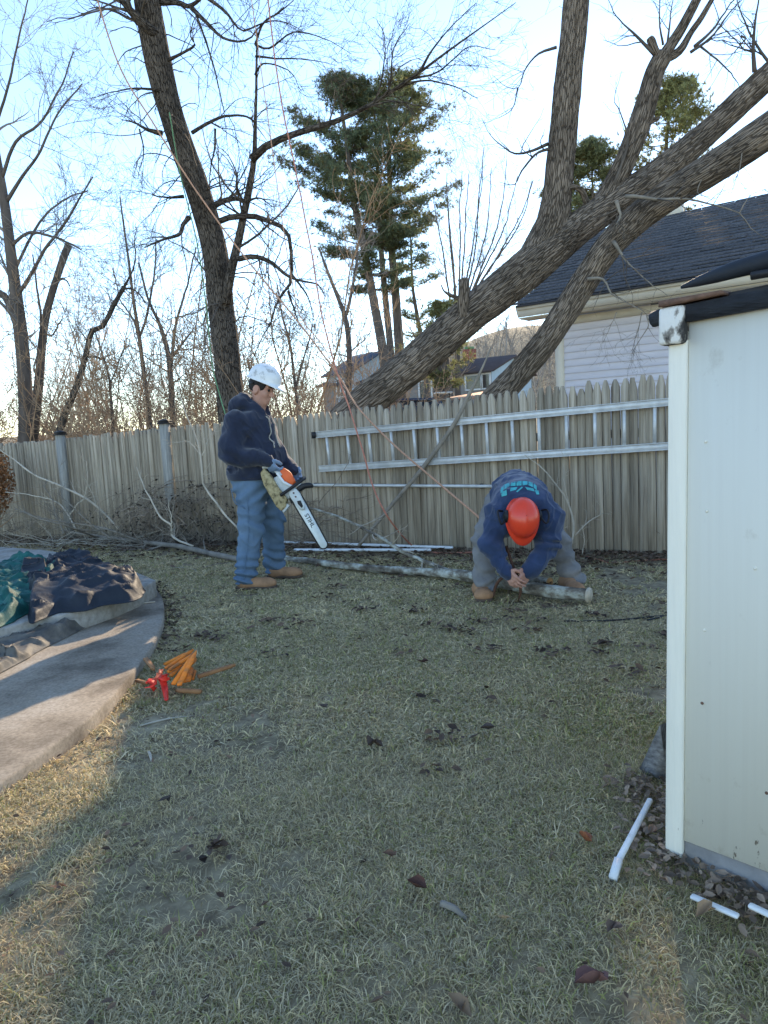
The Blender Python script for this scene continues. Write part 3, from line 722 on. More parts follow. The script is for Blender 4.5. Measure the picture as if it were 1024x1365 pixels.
# ---- tall tree on the left with hanging twigs and ropes
tL = empty('tall_tree', tuple(at(318, 700, 11) * [1, 1, 0]), 0, 'tall dark tree with slanting trunk rising behind the man in white helmet', 'tree')
oL = np.array(tL.location)
P, R = poly_branch([(322, 720, 11, 52), (316, 620, 11, 46), (308, 540, 11, 43), (303, 480, 11, 40), (296, 420, 11, 39), (289, 350, 11, 38), (278, 300, 11, 37), (262, 248, 10.9, 36), (244, 198, 10.8, 36), (228, 150, 10.7, 36), (214, 95, 10.6, 37), (203, 40, 10.5, 38), (196, 0, 10.4, 37), (188, -60, 10.3, 34)], 200)
trunk_obj('trunk', P - oL, R, M['bark_dark'], tL, 72, .010, 21.0)
PL, RL = P, R
B_L = [[(302, 405, 10.8, 13), (306, 370, 10.8, 13), (312, 345, 10.8, 13), (320, 310, 10.8, 12), (327, 275, 10.7, 12), (333, 240, 10.7, 12), (337, 210, 10.6, 10), (339, 150, 10.5, 7), (340, 90, 10.4, 6), (341, 40, 10.4, 5)],
       [(336, 212, 10.6, 11), (350, 198, 10.5, 10), (380, 183, 10.4, 9), (420, 170, 10.2, 9), (460, 157, 10.1, 8), (500, 136, 10, 7), (545, 106, 9.9, 6), (590, 75, 9.8, 5), (640, 38, 9.7, 3.5), (690, 2, 9.6, 2)],
       [(284, 275, 10.8, 9), (300, 267, 10.8, 9), (316, 264, 10.75, 9), (326, 266, 10.7, 9)], [(290, 296, 10.8, 8), (306, 290, 10.7, 8), (335, 288, 10.6, 8), (362, 296, 10.5, 7), (382, 308, 10.4, 7), (388, 330, 10.4, 6.5), (389, 365, 10.4, 6.5), (384, 388, 10.4, 6), (370, 400, 10.4, 5), (366, 425, 10.4, 4), (352, 450, 10.4, 3), (336, 485, 10.4, 2)],
       [(318, 345, 10.7, 8), (340, 342, 10.6, 7), (362, 350, 10.5, 6.5), (380, 366, 10.4, 6), (400, 374, 10.4, 5), (422, 378, 10.4, 4), (432, 395, 10.4, 2.5)], [(256, 177, 10.6, 5), (280, 163, 10.5, 5), (306, 154, 10.4, 5), (328, 154, 10.4, 5), (338, 160, 10.4, 5)],
       [(216, 178, 10.6, 8), (200, 174, 10.5, 6), (182, 166, 10.4, 4), (160, 159, 10.3, 2)], [(252, 290, 10.8, 7), (244, 300, 10.7, 6), (240, 312, 10.7, 6), (222, 318, 10.6, 5), (202, 326, 10.6, 4), (190, 332, 10.6, 3)], [(245, 262, 10.8, 5), (226, 262, 10.7, 4), (206, 257, 10.6, 3)],
       [(206, 45, 10.4, 15), (190, 30, 10.3, 15), (172, 12, 10.2, 14), (152, -15, 10.1, 13)], [(214, 2, 10.4, 10), (236, 4, 10.3, 8), (255, 10, 10.2, 7), (275, -4, 10.1, 6), (295, -20, 10, 5)],
       [(225, 80, 10.5, 5), (240, 72, 10.4, 4), (258, 60, 10.3, 4), (252, 46, 10.3, 3), (262, 20, 10.3, 2)], [(255, 10, 10.2, 6), (275, 30, 10.1, 5), (300, 52, 10, 4), (330, 54, 9.9, 3.6), (350, 32, 9.9, 3), (380, 10, 9.8, 2)],
       [(275, -4, 10.1, 5), (300, 15, 10, 4), (322, 40, 9.9, 3), (345, 32, 9.9, 3), (375, 28, 9.8, 2.4), (405, 40, 9.7, 1.5)], [(340, 60, 10.4, 3), (352, 30, 10.3, 3), (375, 14, 10.2, 2.5), (400, -10, 10.1, 2)],
       [(258, 10, 10.2, 3), (280, 70, 10.1, 3), (292, 110, 10, 2.6), (300, 150, 9.9, 2.2), (304, 185, 9.9, 1.6)], [(287, 172, 10.4, 3), (286, 200, 10.3, 3), (281, 228, 10.3, 2.6), (281, 262, 10.3, 2)],
       [(388, 365, 10.4, 4), (400, 380, 10.4, 3.2), (412, 400, 10.4, 2.4), (420, 440, 10.4, 1.6)], [(384, 388, 10.4, 4), (392, 410, 10.4, 3), (402, 440, 10.4, 2)], [(326, 270, 10.7, 4), (345, 264, 10.6, 3), (365, 275, 10.5, 2)],
       [(560, 96, 9.9, 4), (575, 68, 9.8, 3), (596, 40, 9.8, 2.4), (630, 5, 9.7, 2)], [(500, 136, 10, 4), (520, 116, 9.9, 3), (525, 60, 9.8, 2.4), (545, 30, 9.8, 1.6)], [(520, 122, 10, 4), (560, 108, 9.9, 3), (600, 112, 9.8, 2.6), (640, 130, 9.7, 2)],
       [(545, 106, 9.9, 3), (585, 95, 9.8, 2.6), (625, 62, 9.7, 2.2), (660, 66, 9.7, 1.5)], [(480, 146, 10, 3), (520, 135, 9.9, 2.6), (560, 140, 9.8, 2.2), (600, 145, 9.8, 1.5)], [(500, 136, 10, 3), (510, 100, 9.9, 2.4), (512, 50, 9.9, 2), (500, 20, 9.9, 1.5)],
       [(341, 60, 10.4, 3), (360, 64, 10.2, 2.8), (395, 42, 10, 2.4), (440, 55, 9.9, 1.8), (470, 70, 9.9, 1.4)], [(341, 75, 10.4, 3), (372, 78, 10.2, 2.6), (410, 80, 10, 2), (450, 92, 9.9, 1.4)], [(340, 100, 10.4, 3), (352, 85, 10.3, 2.4), (385, 95, 10.2, 2), (400, 120, 10.1, 1.4)],
       [(214, 120, 10.5, 4), (180, 118, 10.4, 3), (150, 124, 10.3, 2), (120, 130, 10.2, 1.4)], [(186, 172, 10.4, 2.4), (190, 200, 10.4, 2), (180, 240, 10.4, 1.5)]]
PB, RB = hand_twigs(B_L, M['bark_dark'], tL, oL, name='limb', sides=8)
l1 = spawn(PB, RB, 11, .2, 1, 1.15, 50, 8, -.01, .16, rr=.4, lv=.3)
l2 = spawn(*l1, 5, .15, 1, .45, 50, 6, .02, .2, rr=.6, rmin=.0028)
l3 = spawn(*l2, 2, .3, 1, .18, 45, 4, .05, .2, rmin=.0024)
sel = RNG.random(len(l3[0])) < .7
h1 = spawn(np.stack([smooth_path(PL[75:], 12) - oL]), np.array([np.interp(np.linspace(0, 1, 12), [0, 1], [RL[75], RL[-1]])]), 54, .0, 1, 1.25, 75, 9, -.02, .2, rr=.07, droop=.35, rmin=.0032)
h2 = spawn(*h1, 4, .2, 1, .4, 45, 5, 0, .2, rmin=.0024)
twigs([l1, l2, (l3[0][sel], l3[1][sel]), h1, h2], M['twig'], tL)

# ---- trees far left
def pix_tree(name, specs, m, label, group=None, tw=(8, 1.2, 5, .5, 3, .22), sides=10, base=None, up=.04, twm='twig_grey', cat='tree'):
    b = base or specs[0][0]
    t = empty(name, tuple(at(*b[:3]) * [1, 1, 0]), 0, label, cat, group); o = np.array(t.location)
    Ps, Rs = [], []
    for k, c in enumerate(specs):
        P, R = poly_branch(c, 20); R = R * (.78 if b[2] < 20 else 1); P = P + np.cumsum(RNG.normal(size=P.shape) * .0012 * c[0][2] * (.6 if c[0][2] < 20 else 1), 0) * np.linspace(0, 1, 20)[:, None] * (k > 0)
        Ps.append(P - o); Rs.append(R)
        mb = MB(); mb.tube(P - o, R, sides, attr=True); mb.build('trunk' if k == 0 else 'limb', m, t, smooth=True)
    Ps, Rs = np.stack(Ps), np.stack(Rs)
    if tw:
        a = spawn(Ps, Rs, tw[0], .3, 1, tw[1], 50, 8, up, .15, rr=.4, rmin=.0045)
        b_ = spawn(*a, tw[2], .2, 1, tw[3], 45, 6, up, .18, rmin=.0042)
        c_ = spawn(*b_, tw[4], .2, 1, tw[5], 45, 4, up, .2, rmin=.0038)
        twigs([a, b_, c_], M[twm], t)
    return t
pix_tree('bare_tree', [[(32, 640, 15, 26), (35, 560, 15, 24), (32, 490, 15, 22), (26, 430, 15, 21), (16, 350, 15, 17), (6, 270, 15, 15), (-8, 190, 15, 13), (-20, 100, 15, 10)], [(26, 440, 15, 14), (10, 400, 15, 12), (-10, 385, 15, 10), (-40, 360, 15, 7)],
          [(18, 400, 15, 8), (38, 372, 14.8, 6), (60, 330, 14.6, 5), (90, 290, 14.4, 4), (125, 230, 14.2, 2)], [(8, 270, 15, 7), (30, 235, 14.8, 5), (55, 200, 14.6, 4), (80, 150, 14.5, 3), (110, 110, 14.5, 2)], [(12, 330, 15, 6), (40, 310, 14.8, 5), (75, 318, 14.6, 4), (110, 335, 14.5, 2)],
          [(2, 240, 15, 6), (20, 190, 14.8, 5), (50, 165, 14.6, 4), (70, 120, 14.5, 3), (92, 60, 14.5, 2)], [(-10, 180, 15, 5), (10, 120, 14.8, 4), (25, 60, 14.7, 3), (45, 0, 14.6, 2)], [(20, 360, 15, 5), (50, 300, 15.2, 4), (80, 270, 15.3, 3), (120, 255, 15.3, 2)]],
         M['bark_far'], 'bare grey tree at the far left edge with spreading fine branches', tw=(11, 1.7, 6, .75, 3, .3))
pix_tree('broken_tree', [[(42, 640, 15.5, 20), (44, 580, 15.5, 19), (52, 510, 15.5, 15), (57, 450, 15.5, 13), (64, 410, 15.5, 12), (76, 370, 15.5, 11), (86, 340, 15.5, 12), (92, 326, 15.5, 12)], [(56, 440, 15.5, 4), (70, 448, 15.3, 3), (88, 425, 15.2, 2)], [(72, 385, 15.5, 4), (84, 370, 15.4, 3), (96, 378, 15.3, 2)],
          [(54, 480, 15.5, 5), (54, 420, 15.3, 4), (48, 380, 15.2, 3), (44, 340, 15.2, 2)]], M['bark_far'], 'bare tree snapped off at the top beside the far left tree', tw=(5, .9, 4, .4, 2, .2))
pix_tree('crooked_tree', [[(68, 640, 14.5, 13), (78, 580, 14.5, 12), (90, 545, 14.5, 11), (104, 510, 14.5, 10), (114, 475, 14.5, 9), (120, 448, 14.5, 9), (124, 440, 14.5, 9), (138, 434, 14.5, 8), (150, 410, 14.5, 8), (160, 392, 14.5, 7), (166, 382, 14.5, 7)], [(118, 476, 14.5, 4), (130, 474, 14.5, 4), (142, 473, 14.5, 4)],
          [(166, 382, 14.5, 5), (172, 370, 14.5, 3), (180, 345, 14.4, 2), (176, 300, 14.4, 1.5)], [(164, 384, 14.5, 4), (180, 388, 14.4, 3), (200, 410, 14.3, 1.6)]], M['bark_dark'], 'thin crooked dark tree zigzagging up behind the left fence post', tw=(4, .8, 4, .4, 2, .2))
sapl = [[(232, 640, 17, 12), (230, 560, 17, 10), (228, 510, 17, 9), (224, 470, 17, 8), (212, 430, 17, 6), (198, 400, 17, 4), (185, 350, 17, 3)], [(228, 490, 17, 6), (232, 450, 17, 5), (238, 420, 17, 4), (250, 380, 17, 3), (262, 330, 17, 2)], [(226, 480, 17, 5), (244, 460, 17, 4), (262, 440, 17, 2)]]
pix_tree('sapling_tree', sapl, M['bark_far'], 'forked brown sapling left of the tall tree trunk', tw=(12, 1.6, 6, .7, 3, .3), twm='twig_brown')
pix_tree('sapling_tree', [[(206, 640, 18, 8), (200, 560, 18, 7), (192, 500, 18, 7), (186, 450, 18, 6), (178, 400, 18, 5), (172, 350, 18, 4), (165, 300, 18, 3), (160, 262, 18, 2)], [(186, 450, 18, 4), (196, 420, 18, 4), (204, 370, 18, 3), (206, 320, 18, 2)], [(190, 480, 18, 4), (180, 430, 18, 3), (160, 400, 18, 2), (150, 360, 18, 1.6)]],
         M['bark_far'], 'slim multi stemmed sapling behind the crooked tree', tw=(14, 1.8, 6, .8, 3, .3), twm='twig_grey')
pix_tree('sapling_tree', [[(152, 640, 16, 6), (150, 560, 16, 5), (147, 520, 16, 4.5), (146, 505, 16, 4), (136, 470, 16, 3), (126, 440, 16, 2)], [(147, 512, 16, 3), (156, 490, 16, 2.5), (168, 455, 16, 2)]], M['bark_far'], 'thin y shaped sapling above the left stretch of fence', tw=(9, 1.0, 5, .5, 2, .25), twm='twig_brown')
pix_tree('forked_tree', [[(468, 660, 19, 13), (464, 560, 19, 11), (466, 480, 19, 10), (462, 430, 19, 9), (452, 400, 19, 7), (440, 370, 19, 5), (425, 330, 19, 3)], [(462, 420, 19, 6), (470, 380, 19, 5), (474, 350, 19, 4), (478, 300, 19, 2)]], M['bark_far'], 'bare forked tree standing just left of the pines', tw=(11, 1.4, 5, .6, 3, .3), twm='twig_grey')
pix_tree('sapling_tree', [[(405, 640, 16, 7), (398, 560, 16, 6), (392, 500, 16, 5), (386, 455, 16, 4), (376, 420, 16, 3), (370, 380, 16, 2)], [(394, 520, 16, 4), (406, 470, 16, 3), (414, 430, 16, 2)], [(330, 480, 16, 4), (336, 500, 16, 5), (346, 530, 16, 5), (352, 560, 16, 5)]], M['bark_far'], 'thin sapling behind the white helmet', tw=(12, 1.3, 5, .6, 3, .3), twm='twig_brown')
# vase shaped bare tree right of the pines
vs_ = [[(612, 640, 30, 11), (611, 560, 30, 9), (610, 500, 30, 8), (610, 440, 30, 5), (606, 380, 30, 3), (600, 320, 30, 2), (596, 260, 30, 1)]]
for k in range(11):
    x1 = 585 + k * 13; h_ = 205 + abs(k - 5) * 9
    vs_.append([(610, 470 - 5 * k, 30, 3.6), (610 + (x1 - 610) * .35, 400 - 3 * k, 30, 2.6), (610 + (x1 - 610) * .75, 310, 30, 1.7), (x1, h_, 30, .9)])
pix_tree('vase_shaped_tree', vs_, M['bark_far'], 'vase shaped bare tree with many thin upright stems beside the pines', tw=(11, 2.4, 6, 1.0, 2, .5), up=.12, sides=6)

# ---- pines
def pine(px, Y, top, bot, wpx, lean, lo, spread, label, dens=1.0, group=None, cat='pine', name='pine_tree', whorl=.45, hue=0.0, m='bark_far', limbf=1.0):
    global RNG
    RNG = np.random.default_rng(int(px) * 7 + 3)
    base = at(px, 640, Y); base[2] = hgt(base[0], base[1]) - .1
    t = empty(name, tuple(base), 0, label, cat, group); o = base
    ctrl = [(*lean_pt, Y, w) for lean_pt, w in zip(lean, np.linspace(wpx, wpx * .12, len(lean)))]
    P, R = poly_branch(ctrl, 30)
    P = np.concatenate([[base], P]); R = np.concatenate([[R[0] * 1.15], R])
    MB().tube(P - o, R, 9, attr=True).build('trunk', M[m], t, smooth=True)
    H0, H1 = at(px, lo, Y)[2], P[-1][2]
    zz = P[:, 2]; levels = np.arange(H0, H1, whorl)
    bp, br = [], []
    for z in levels:
        c = np.array([np.interp(z, zz, P[:, i]) for i in range(3)])
        u = (z - H0) / (H1 - H0)
        sp = spread * (np.interp(u, [0, .15, .5, .8, 1], [.55, .9, 1, .6, .12])) 
        nb = RNG.integers(3, 6) if RNG.random() > .12 else 1
        for k in range(nb):
            a = RNG.uniform(0, 2 * math.pi); L = sp * RNG.uniform(.55, 1.15)
            d = np.array([math.cos(a), math.sin(a), .10 + .38 * u])
            pts = [c + d * L * s + np.array([0, 0, .12 * L * s * s - .05 * L * math.sin(s * 3.1)]) for s in np.linspace(0, 1, 7)]
            bp.append(pts); br.append(np.linspace(.035, .008, 7) * (1.1 - .6 * u))
    bp = np.array(bp) - o; br = np.array(br)
    MB().tube(bp, br, 4, cap=False).build('limbs', M[m], t, kind='stuff')
    s1 = spawn(bp, br, 6, .3, 1, .35 * spread * .55, 45, 4, .02, .06, rmin=.006)
    s1[0][:, :, 2] = s1[0][:, :1, 2] + (s1[0][:, :, 2] - s1[0][:, :1, 2]) * .35 + .04
    MB().tube(*s1, 3, cap=False).build('branchlets', M[m], t, kind='stuff')
    # needle tufts along the outer part of branches and branchlets
    src = np.concatenate([bp[:, 3:].reshape(-1, 3), s1[0][:, 1:].reshape(-1, 3)])
    rep = max(1, int(round(5.5 * dens))); C = np.repeat(src, rep, 0)
    C = C + RNG.normal(size=C.shape) * [.20, .20, .07]
    n = len(C); nb = 9
    C = np.repeat(C, nb, 0)
    d = _norm(RNG.normal(size=C.shape) + [0, 0, .45]); side = _norm(np.cross(d, RNG.normal(size=d.shape)))
    L = RNG.uniform(.10, .21, (len(C), 1)); w = RNG.uniform(.010, .019, (len(C), 1))
    V = np.stack([C - side * w, C + side * w, C + d * L], 1).reshape(-1, 3)
    F = np.arange(len(V)).reshape(-1, 3)
    b = np.repeat(RNG.uniform(.6, 1.4, (n, 1)), nb, 0)
    col = np.array([[.15 + hue * .09, .185 + hue * .06, .105]]) * b
    yl = np.repeat(RNG.random((n, 1)) < .12, nb, 0)
    col = np.where(yl, np.array([[.17, .14, .055]]), col)
    MB().add(V, F, np.repeat(col, 3, 0)).build('crown', M['needle'], t, kind='stuff')
    return t
pine(512, 31, 118, 600, 15, [(518, 560), (512, 480), (498, 400), (485, 330), (472, 270), (463, 200), (455, 140), (450, 115)], 385, 3.1, 'dark dense pine with bent trunk, leftmost of the pine group', 1.45, whorl=.62)
pine(526, 32, 118, 600, 11, [(527, 560), (522, 480), (514, 400), (508, 330), (505, 270), (502, 200), (500, 160), (498, 122)], 330, 2.3, 'straight slim pine in the middle of the pine group', .93, whorl=.62)
pine(534, 33, 118, 600, 15, [(536, 560), (533, 480), (528, 400), (522, 330), (520, 270), (519, 200), (521, 160), (522, 116)], 320, 3.5, 'thick straight pine with sunlit crown, rightmost of the group', 1.45, whorl=.56, hue=.8)
pine(562, 36, 250, 560, 8, [(572, 560), (566, 480), (556, 420), (550, 380), (548, 330), (546, 280)], 470, 1.6, 'thin sparse pine low beside the right pine trunk', .37, whorl=.8, hue=.5)
pine(886, 27, 108, 560, 11, [(890, 560), (888, 480), (886, 400), (884, 300), (888, 200), (892, 150), (893, 112)], 330, 2.2, 'spruce behind the house roof lit from behind by the sun', .75, name='spruce_tree', cat='spruce', whorl=.36, hue=1.2)
pine(790, 31, 195, 560, 9, [(796, 560), (795, 480), (793, 400), (791, 320), (790, 250), (788, 196)], 400, 2.2, 'small spruce showing between the upright stem and forked limb', 1.1, name='spruce_tree', cat='spruce', whorl=.30, hue=.6)
pine(590, 26, 400, 560, 30, [(592, 540), (591, 500), (589, 470), (588, 440), (588, 410)], 515, 1.3, 'short yellowish evergreen with stout trunk before the far house', .37, name='evergreen_tree', cat='evergreen', whorl=.34, hue=1.0)
# ---------------------------------------------------------------- thickets and woods (nobody could count their stems)
def thicket(name, n, xr, yr, h, m, label=None, tw=(6, .8, 5, .4), lean=.25, r=.012, keep=None, wide=1.0):
    x = RNG.uniform(*xr, n); y = RNG.uniform(*yr, n)
    if keep is not None:
        k = keep(x, y); x, y = x[k], y[k]
    n = len(x); z = hgt(x, y)
    H = h * RNG.uniform(.45, 1.15, n)
    K = 7; d = _norm(np.stack([RNG.normal(size=n) * lean, RNG.normal(size=n) * lean, np.ones(n)], -1)); p = np.stack([x, y, z - .05], -1)
    pts = [p]
    for i in range(K - 1):
        d = _norm(d + RNG.normal(size=d.shape) * .10); p = p + d * (H / (K - 1))[:, None]; pts.append(p)
    P = np.stack(pts, 1); R = (r * H / h)[:, None] * np.linspace(1, .2, K)
    a = spawn(P, R, tw[0], .1, 1, tw[1], 42, 6, .06, .16, rr=.55, rmin=.0048 * wide)
    b = spawn(*a, tw[2], .15, 1, tw[3], 45, 4, .03, .2, rmin=.0042 * wide)
    mb = MB(); mb.tube(P, R, 4, cap=False); mb.tube(*a, 3, cap=False); mb.tube(*b, 3, cap=False)
    return mb.build(name, M[m], kind='stuff', label=label)
thicket('thicket', 250, (-22, -.4), (12.5, 21), 4.2, 'twig_brown', 'dense brown thicket of bare brush behind the left fence', (9, 1.05, 6, .50), wide=1.6)
thicket('thicket', 100, (-3.6, .6), (10.8, 14), 2.5, 'twig_brown', 'tangle of tan brush behind the fence left of the leaning tree', (10, .75, 5, .38), lean=.5)
thicket('thicket', 110, (-34, 0), (22, 36), 8.5, 'twig_grey', 'taller grey brush with fine tops beyond the thicket', (14, 2.1, 7, .95), r=.03, wide=1.9)
thicket('undergrowth', 190, (-22, -1.0), (14, 24), 3.1, 'twig_brown', 'low tan undergrowth filling the ground beyond the left fence', (9, .9, 5, .45), lean=.4, wide=2.0)
thicket('thicket', 46, (-15, -1), (15, 23), 7.2, 'twig_brown', 'tall thin brown saplings over the left fence', (14, 1.6, 7, .65), r=.028, wide=1.0)
thicket('woods', 95, (-75, 50), (46, 75), 10.5, 'twig_grey', 'far grey woods along the skyline', (13, 2.8, 5, 1.2), r=.09, wide=3.5)
thicket('woods', 170, (5, 36), (62, 115), 7.0, 'twig_grey', 'bare grey wooded hillside behind the far houses', (9, 2.4, 4, 1.2), r=.12, wide=7)
thicket('brush', 22, (8, 18), (40, 50), 3.4, 'twig_pale', 'pale dry brush beside the far house', (9, 1.2, 6, .6), r=.03, wide=3)
# low leaf hedge at the very left
hb = empty('hedge_bush', tuple(gnd(-6, 728)), 0, 'rusty brown clipped bush at the left edge before the fence', 'bush')
P = np.array([[0, 0, -.05], [0, .02, .3], [-.02, 0, .6], [.02, 0, .9]]); MB().tube(smooth_path(P, 8), np.linspace(.05, .02, 8), 8, attr=True).build('trunk', M['bark_dark'], hb, smooth=True)
n = 5200
c = RNG.normal(size=(n, 3)); c = _norm(c) * (RNG.random((n, 1)) ** .4) * [.33, .30, .50] + [.0, 0, .88]
d = _norm(RNG.normal(size=(n, 3))); e = _norm(np.cross(d, RNG.normal(size=(n, 3))))
L = RNG.uniform(.012, .03, (n, 1))
V = np.stack([c - e * L * .5, c + d * L, c + e * L * .5, c - d * L], 1).reshape(-1, 3)
col = np.array([.30, .14, .06]) * RNG.uniform(.5, 1.35, (n, 1)) + np.array([.03, .01, 0]) * RNG.random((n, 1))
MB().add(V, np.arange(4 * n).reshape(-1, 4), np.repeat(col, 4, 0)).build('leaves', M['leaf'], hb, kind='stuff')
b0 = smooth_path(P, 8)[None]; a1 = spawn(b0, np.full((1, 8), .02), 40, .2, 1, .5, 60, 6, .1, .2); a2 = spawn(*a1, 5, .2, 1, .2, 50, 4)
twigs([a1, a2], M['twig_brown'], hb)

# pale road strip seen over the left fence
rd = MB(); rd.add([[-40, 30, .03], [-3, 27, .03], [-3, 30, .03], [-40, 33.5, .03]], [[0, 1, 2, 3]])
rd.build('road', M['road'], kind='structure')

# ---------------------------------------------------------------- neighbour house on the right
A = at(690, 405, 12.5); Bp = at(1024, 355, 10.2)
dh = (Bp - A) * [1, 1, 0]; dh /= np.linalg.norm(dh)
nh = np.array([dh[1], -dh[0], 0]);
if nh[1] > 0: nh = -nh                                     # house front faces the camera
house = empty('neighbour_house', (A[0], A[1], 0), math.atan2(dh[1], dh[0]), 'house with pale lilac clapboards and slate blue shingle roof behind the shed', 'house')
EZ = 3.24; LEN = 8.5; OV = .42; WD = 7.0; RZ = 5.2
# local: x along the eave, y away from the camera (eave edge at y=0), wall face at y = OV
x0 = .52
hz = float(hgt(A[0], A[1])) - .1
MB().box(((LEN - .6 + x0) / 2 + .3, OV + .06 + WD / 2, (hz + EZ - .28) / 2), (LEN - .6 - x0 + .0, WD - .02, EZ - .28 - hz)).build('wall', M['siding'], house)
zc = EZ - .36; k = 0
while zc > .8:
    mb = MB(); w = .118
    v = [(x0 + .10, OV + .05, zc - w), (LEN - .35, OV + .05, zc - w), (LEN - .35, OV + .048, zc), (x0 + .10, OV + .048, zc), (x0 + .10, OV + .024, zc - w), (LEN - .35, OV + .024, zc - w), (LEN - .35, OV + .043, zc + .012), (x0 + .10, OV + .043, zc + .012)]
    mb.poly(v, [[4, 5, 6, 7], [0, 1, 5, 4][::-1], [0, 4, 7, 3][::-1], [1, 2, 6, 5][::-1], [3, 7, 6, 2][::-1]])
    mb.build('clapboard', M['siding'], house); zc -= w; k += 1
MB().box((x0 + .04, OV + .03, (EZ - .3) / 2), (.14, .10, EZ - .3)).build('corner_trim', M['trim'], house)
MB().box((LEN / 2, OV + .02, EZ - .30), (LEN - .6, .06, .12)).build('frieze', M['trim'], house)
MB().box((LEN / 2, OV / 2 + .02, EZ - .205), (LEN, OV - .04, .02)).build('soffit', M['trim'], house)
MB().box((LEN / 2, -.005, EZ - .12), (LEN, .03, .15)).build('fascia', M['trim'], house)
MB().box((LEN / 2, -.035, EZ - .055), (LEN, .035, .045)).build('fascia', M['trim'], house)
MB().box((LEN / 2, -.06, EZ - .018), (LEN, .06, .03)).build('gutter', M['gutter'], house)
ns = 24; sl = math.atan2(RZ - EZ, WD / 2 + OV); cs, sn = math.cos(sl), math.sin(sl); SL = math.hypot(RZ - EZ, WD / 2 + OV)
rnd = random.Random(3)
rof = MB().add([(0, -.03, EZ - .01), (LEN, -.03, EZ - .01), (LEN, WD / 2 + OV, RZ - .01), (0, WD / 2 + OV, RZ - .01), (0, WD + 2 * OV + .1, EZ - .01), (LEN, WD + 2 * OV + .1, EZ - .01)], [[0, 1, 2, 3], [3, 2, 5, 4]]).build('roof', M['shingle'], house)
for k in range(ns):
    a = k / ns * SL; b = (k + 1) / ns * SL + .03
    m = MB(); x = -.05; th = .022
    while x < LEN:
        w = rnd.uniform(.18, .42); x1 = min(x + w, LEN + .03); dz = rnd.uniform(0, .010); da = rnd.uniform(-.012, .012)
        pts = []
        for xx, aa, t in ((x, a + da, th + dz + .006), (x1 - .004, a + da, th + dz + .006), (x1 - .004, b, .004), (x, b, .004)):
            pts.append((xx, -.05 + aa * cs - t * sn, EZ + aa * sn + t * cs))
        lo_ = [(p[0], p[1] + .02 * sn, p[2] - .02 * cs) for p in pts[:2]]
        m.add(pts + lo_, [[0, 1, 2, 3], [4, 5, 1, 0]]); x = x1
    m.build('shingle_course', M['shingle'], house)
MB().beam((0, -.02, EZ - .09), (0, WD / 2 + OV, RZ - .09), .04, .16, up=(0, 0, 1)).build('rake_board', M['trim'], house)
MB().poly([(x0 - .02, OV + .08, EZ - .29), (x0 - .02, OV + WD, EZ - .29), (x0 - .02, OV + WD / 2, RZ - .2)], [[0, 1, 2]]).build('gable_wall', M['siding'], house)
MB().box((1.55, WD / 2 + OV, RZ + .05), (.32, .32, .36)).build('vent', M['trim'], house)

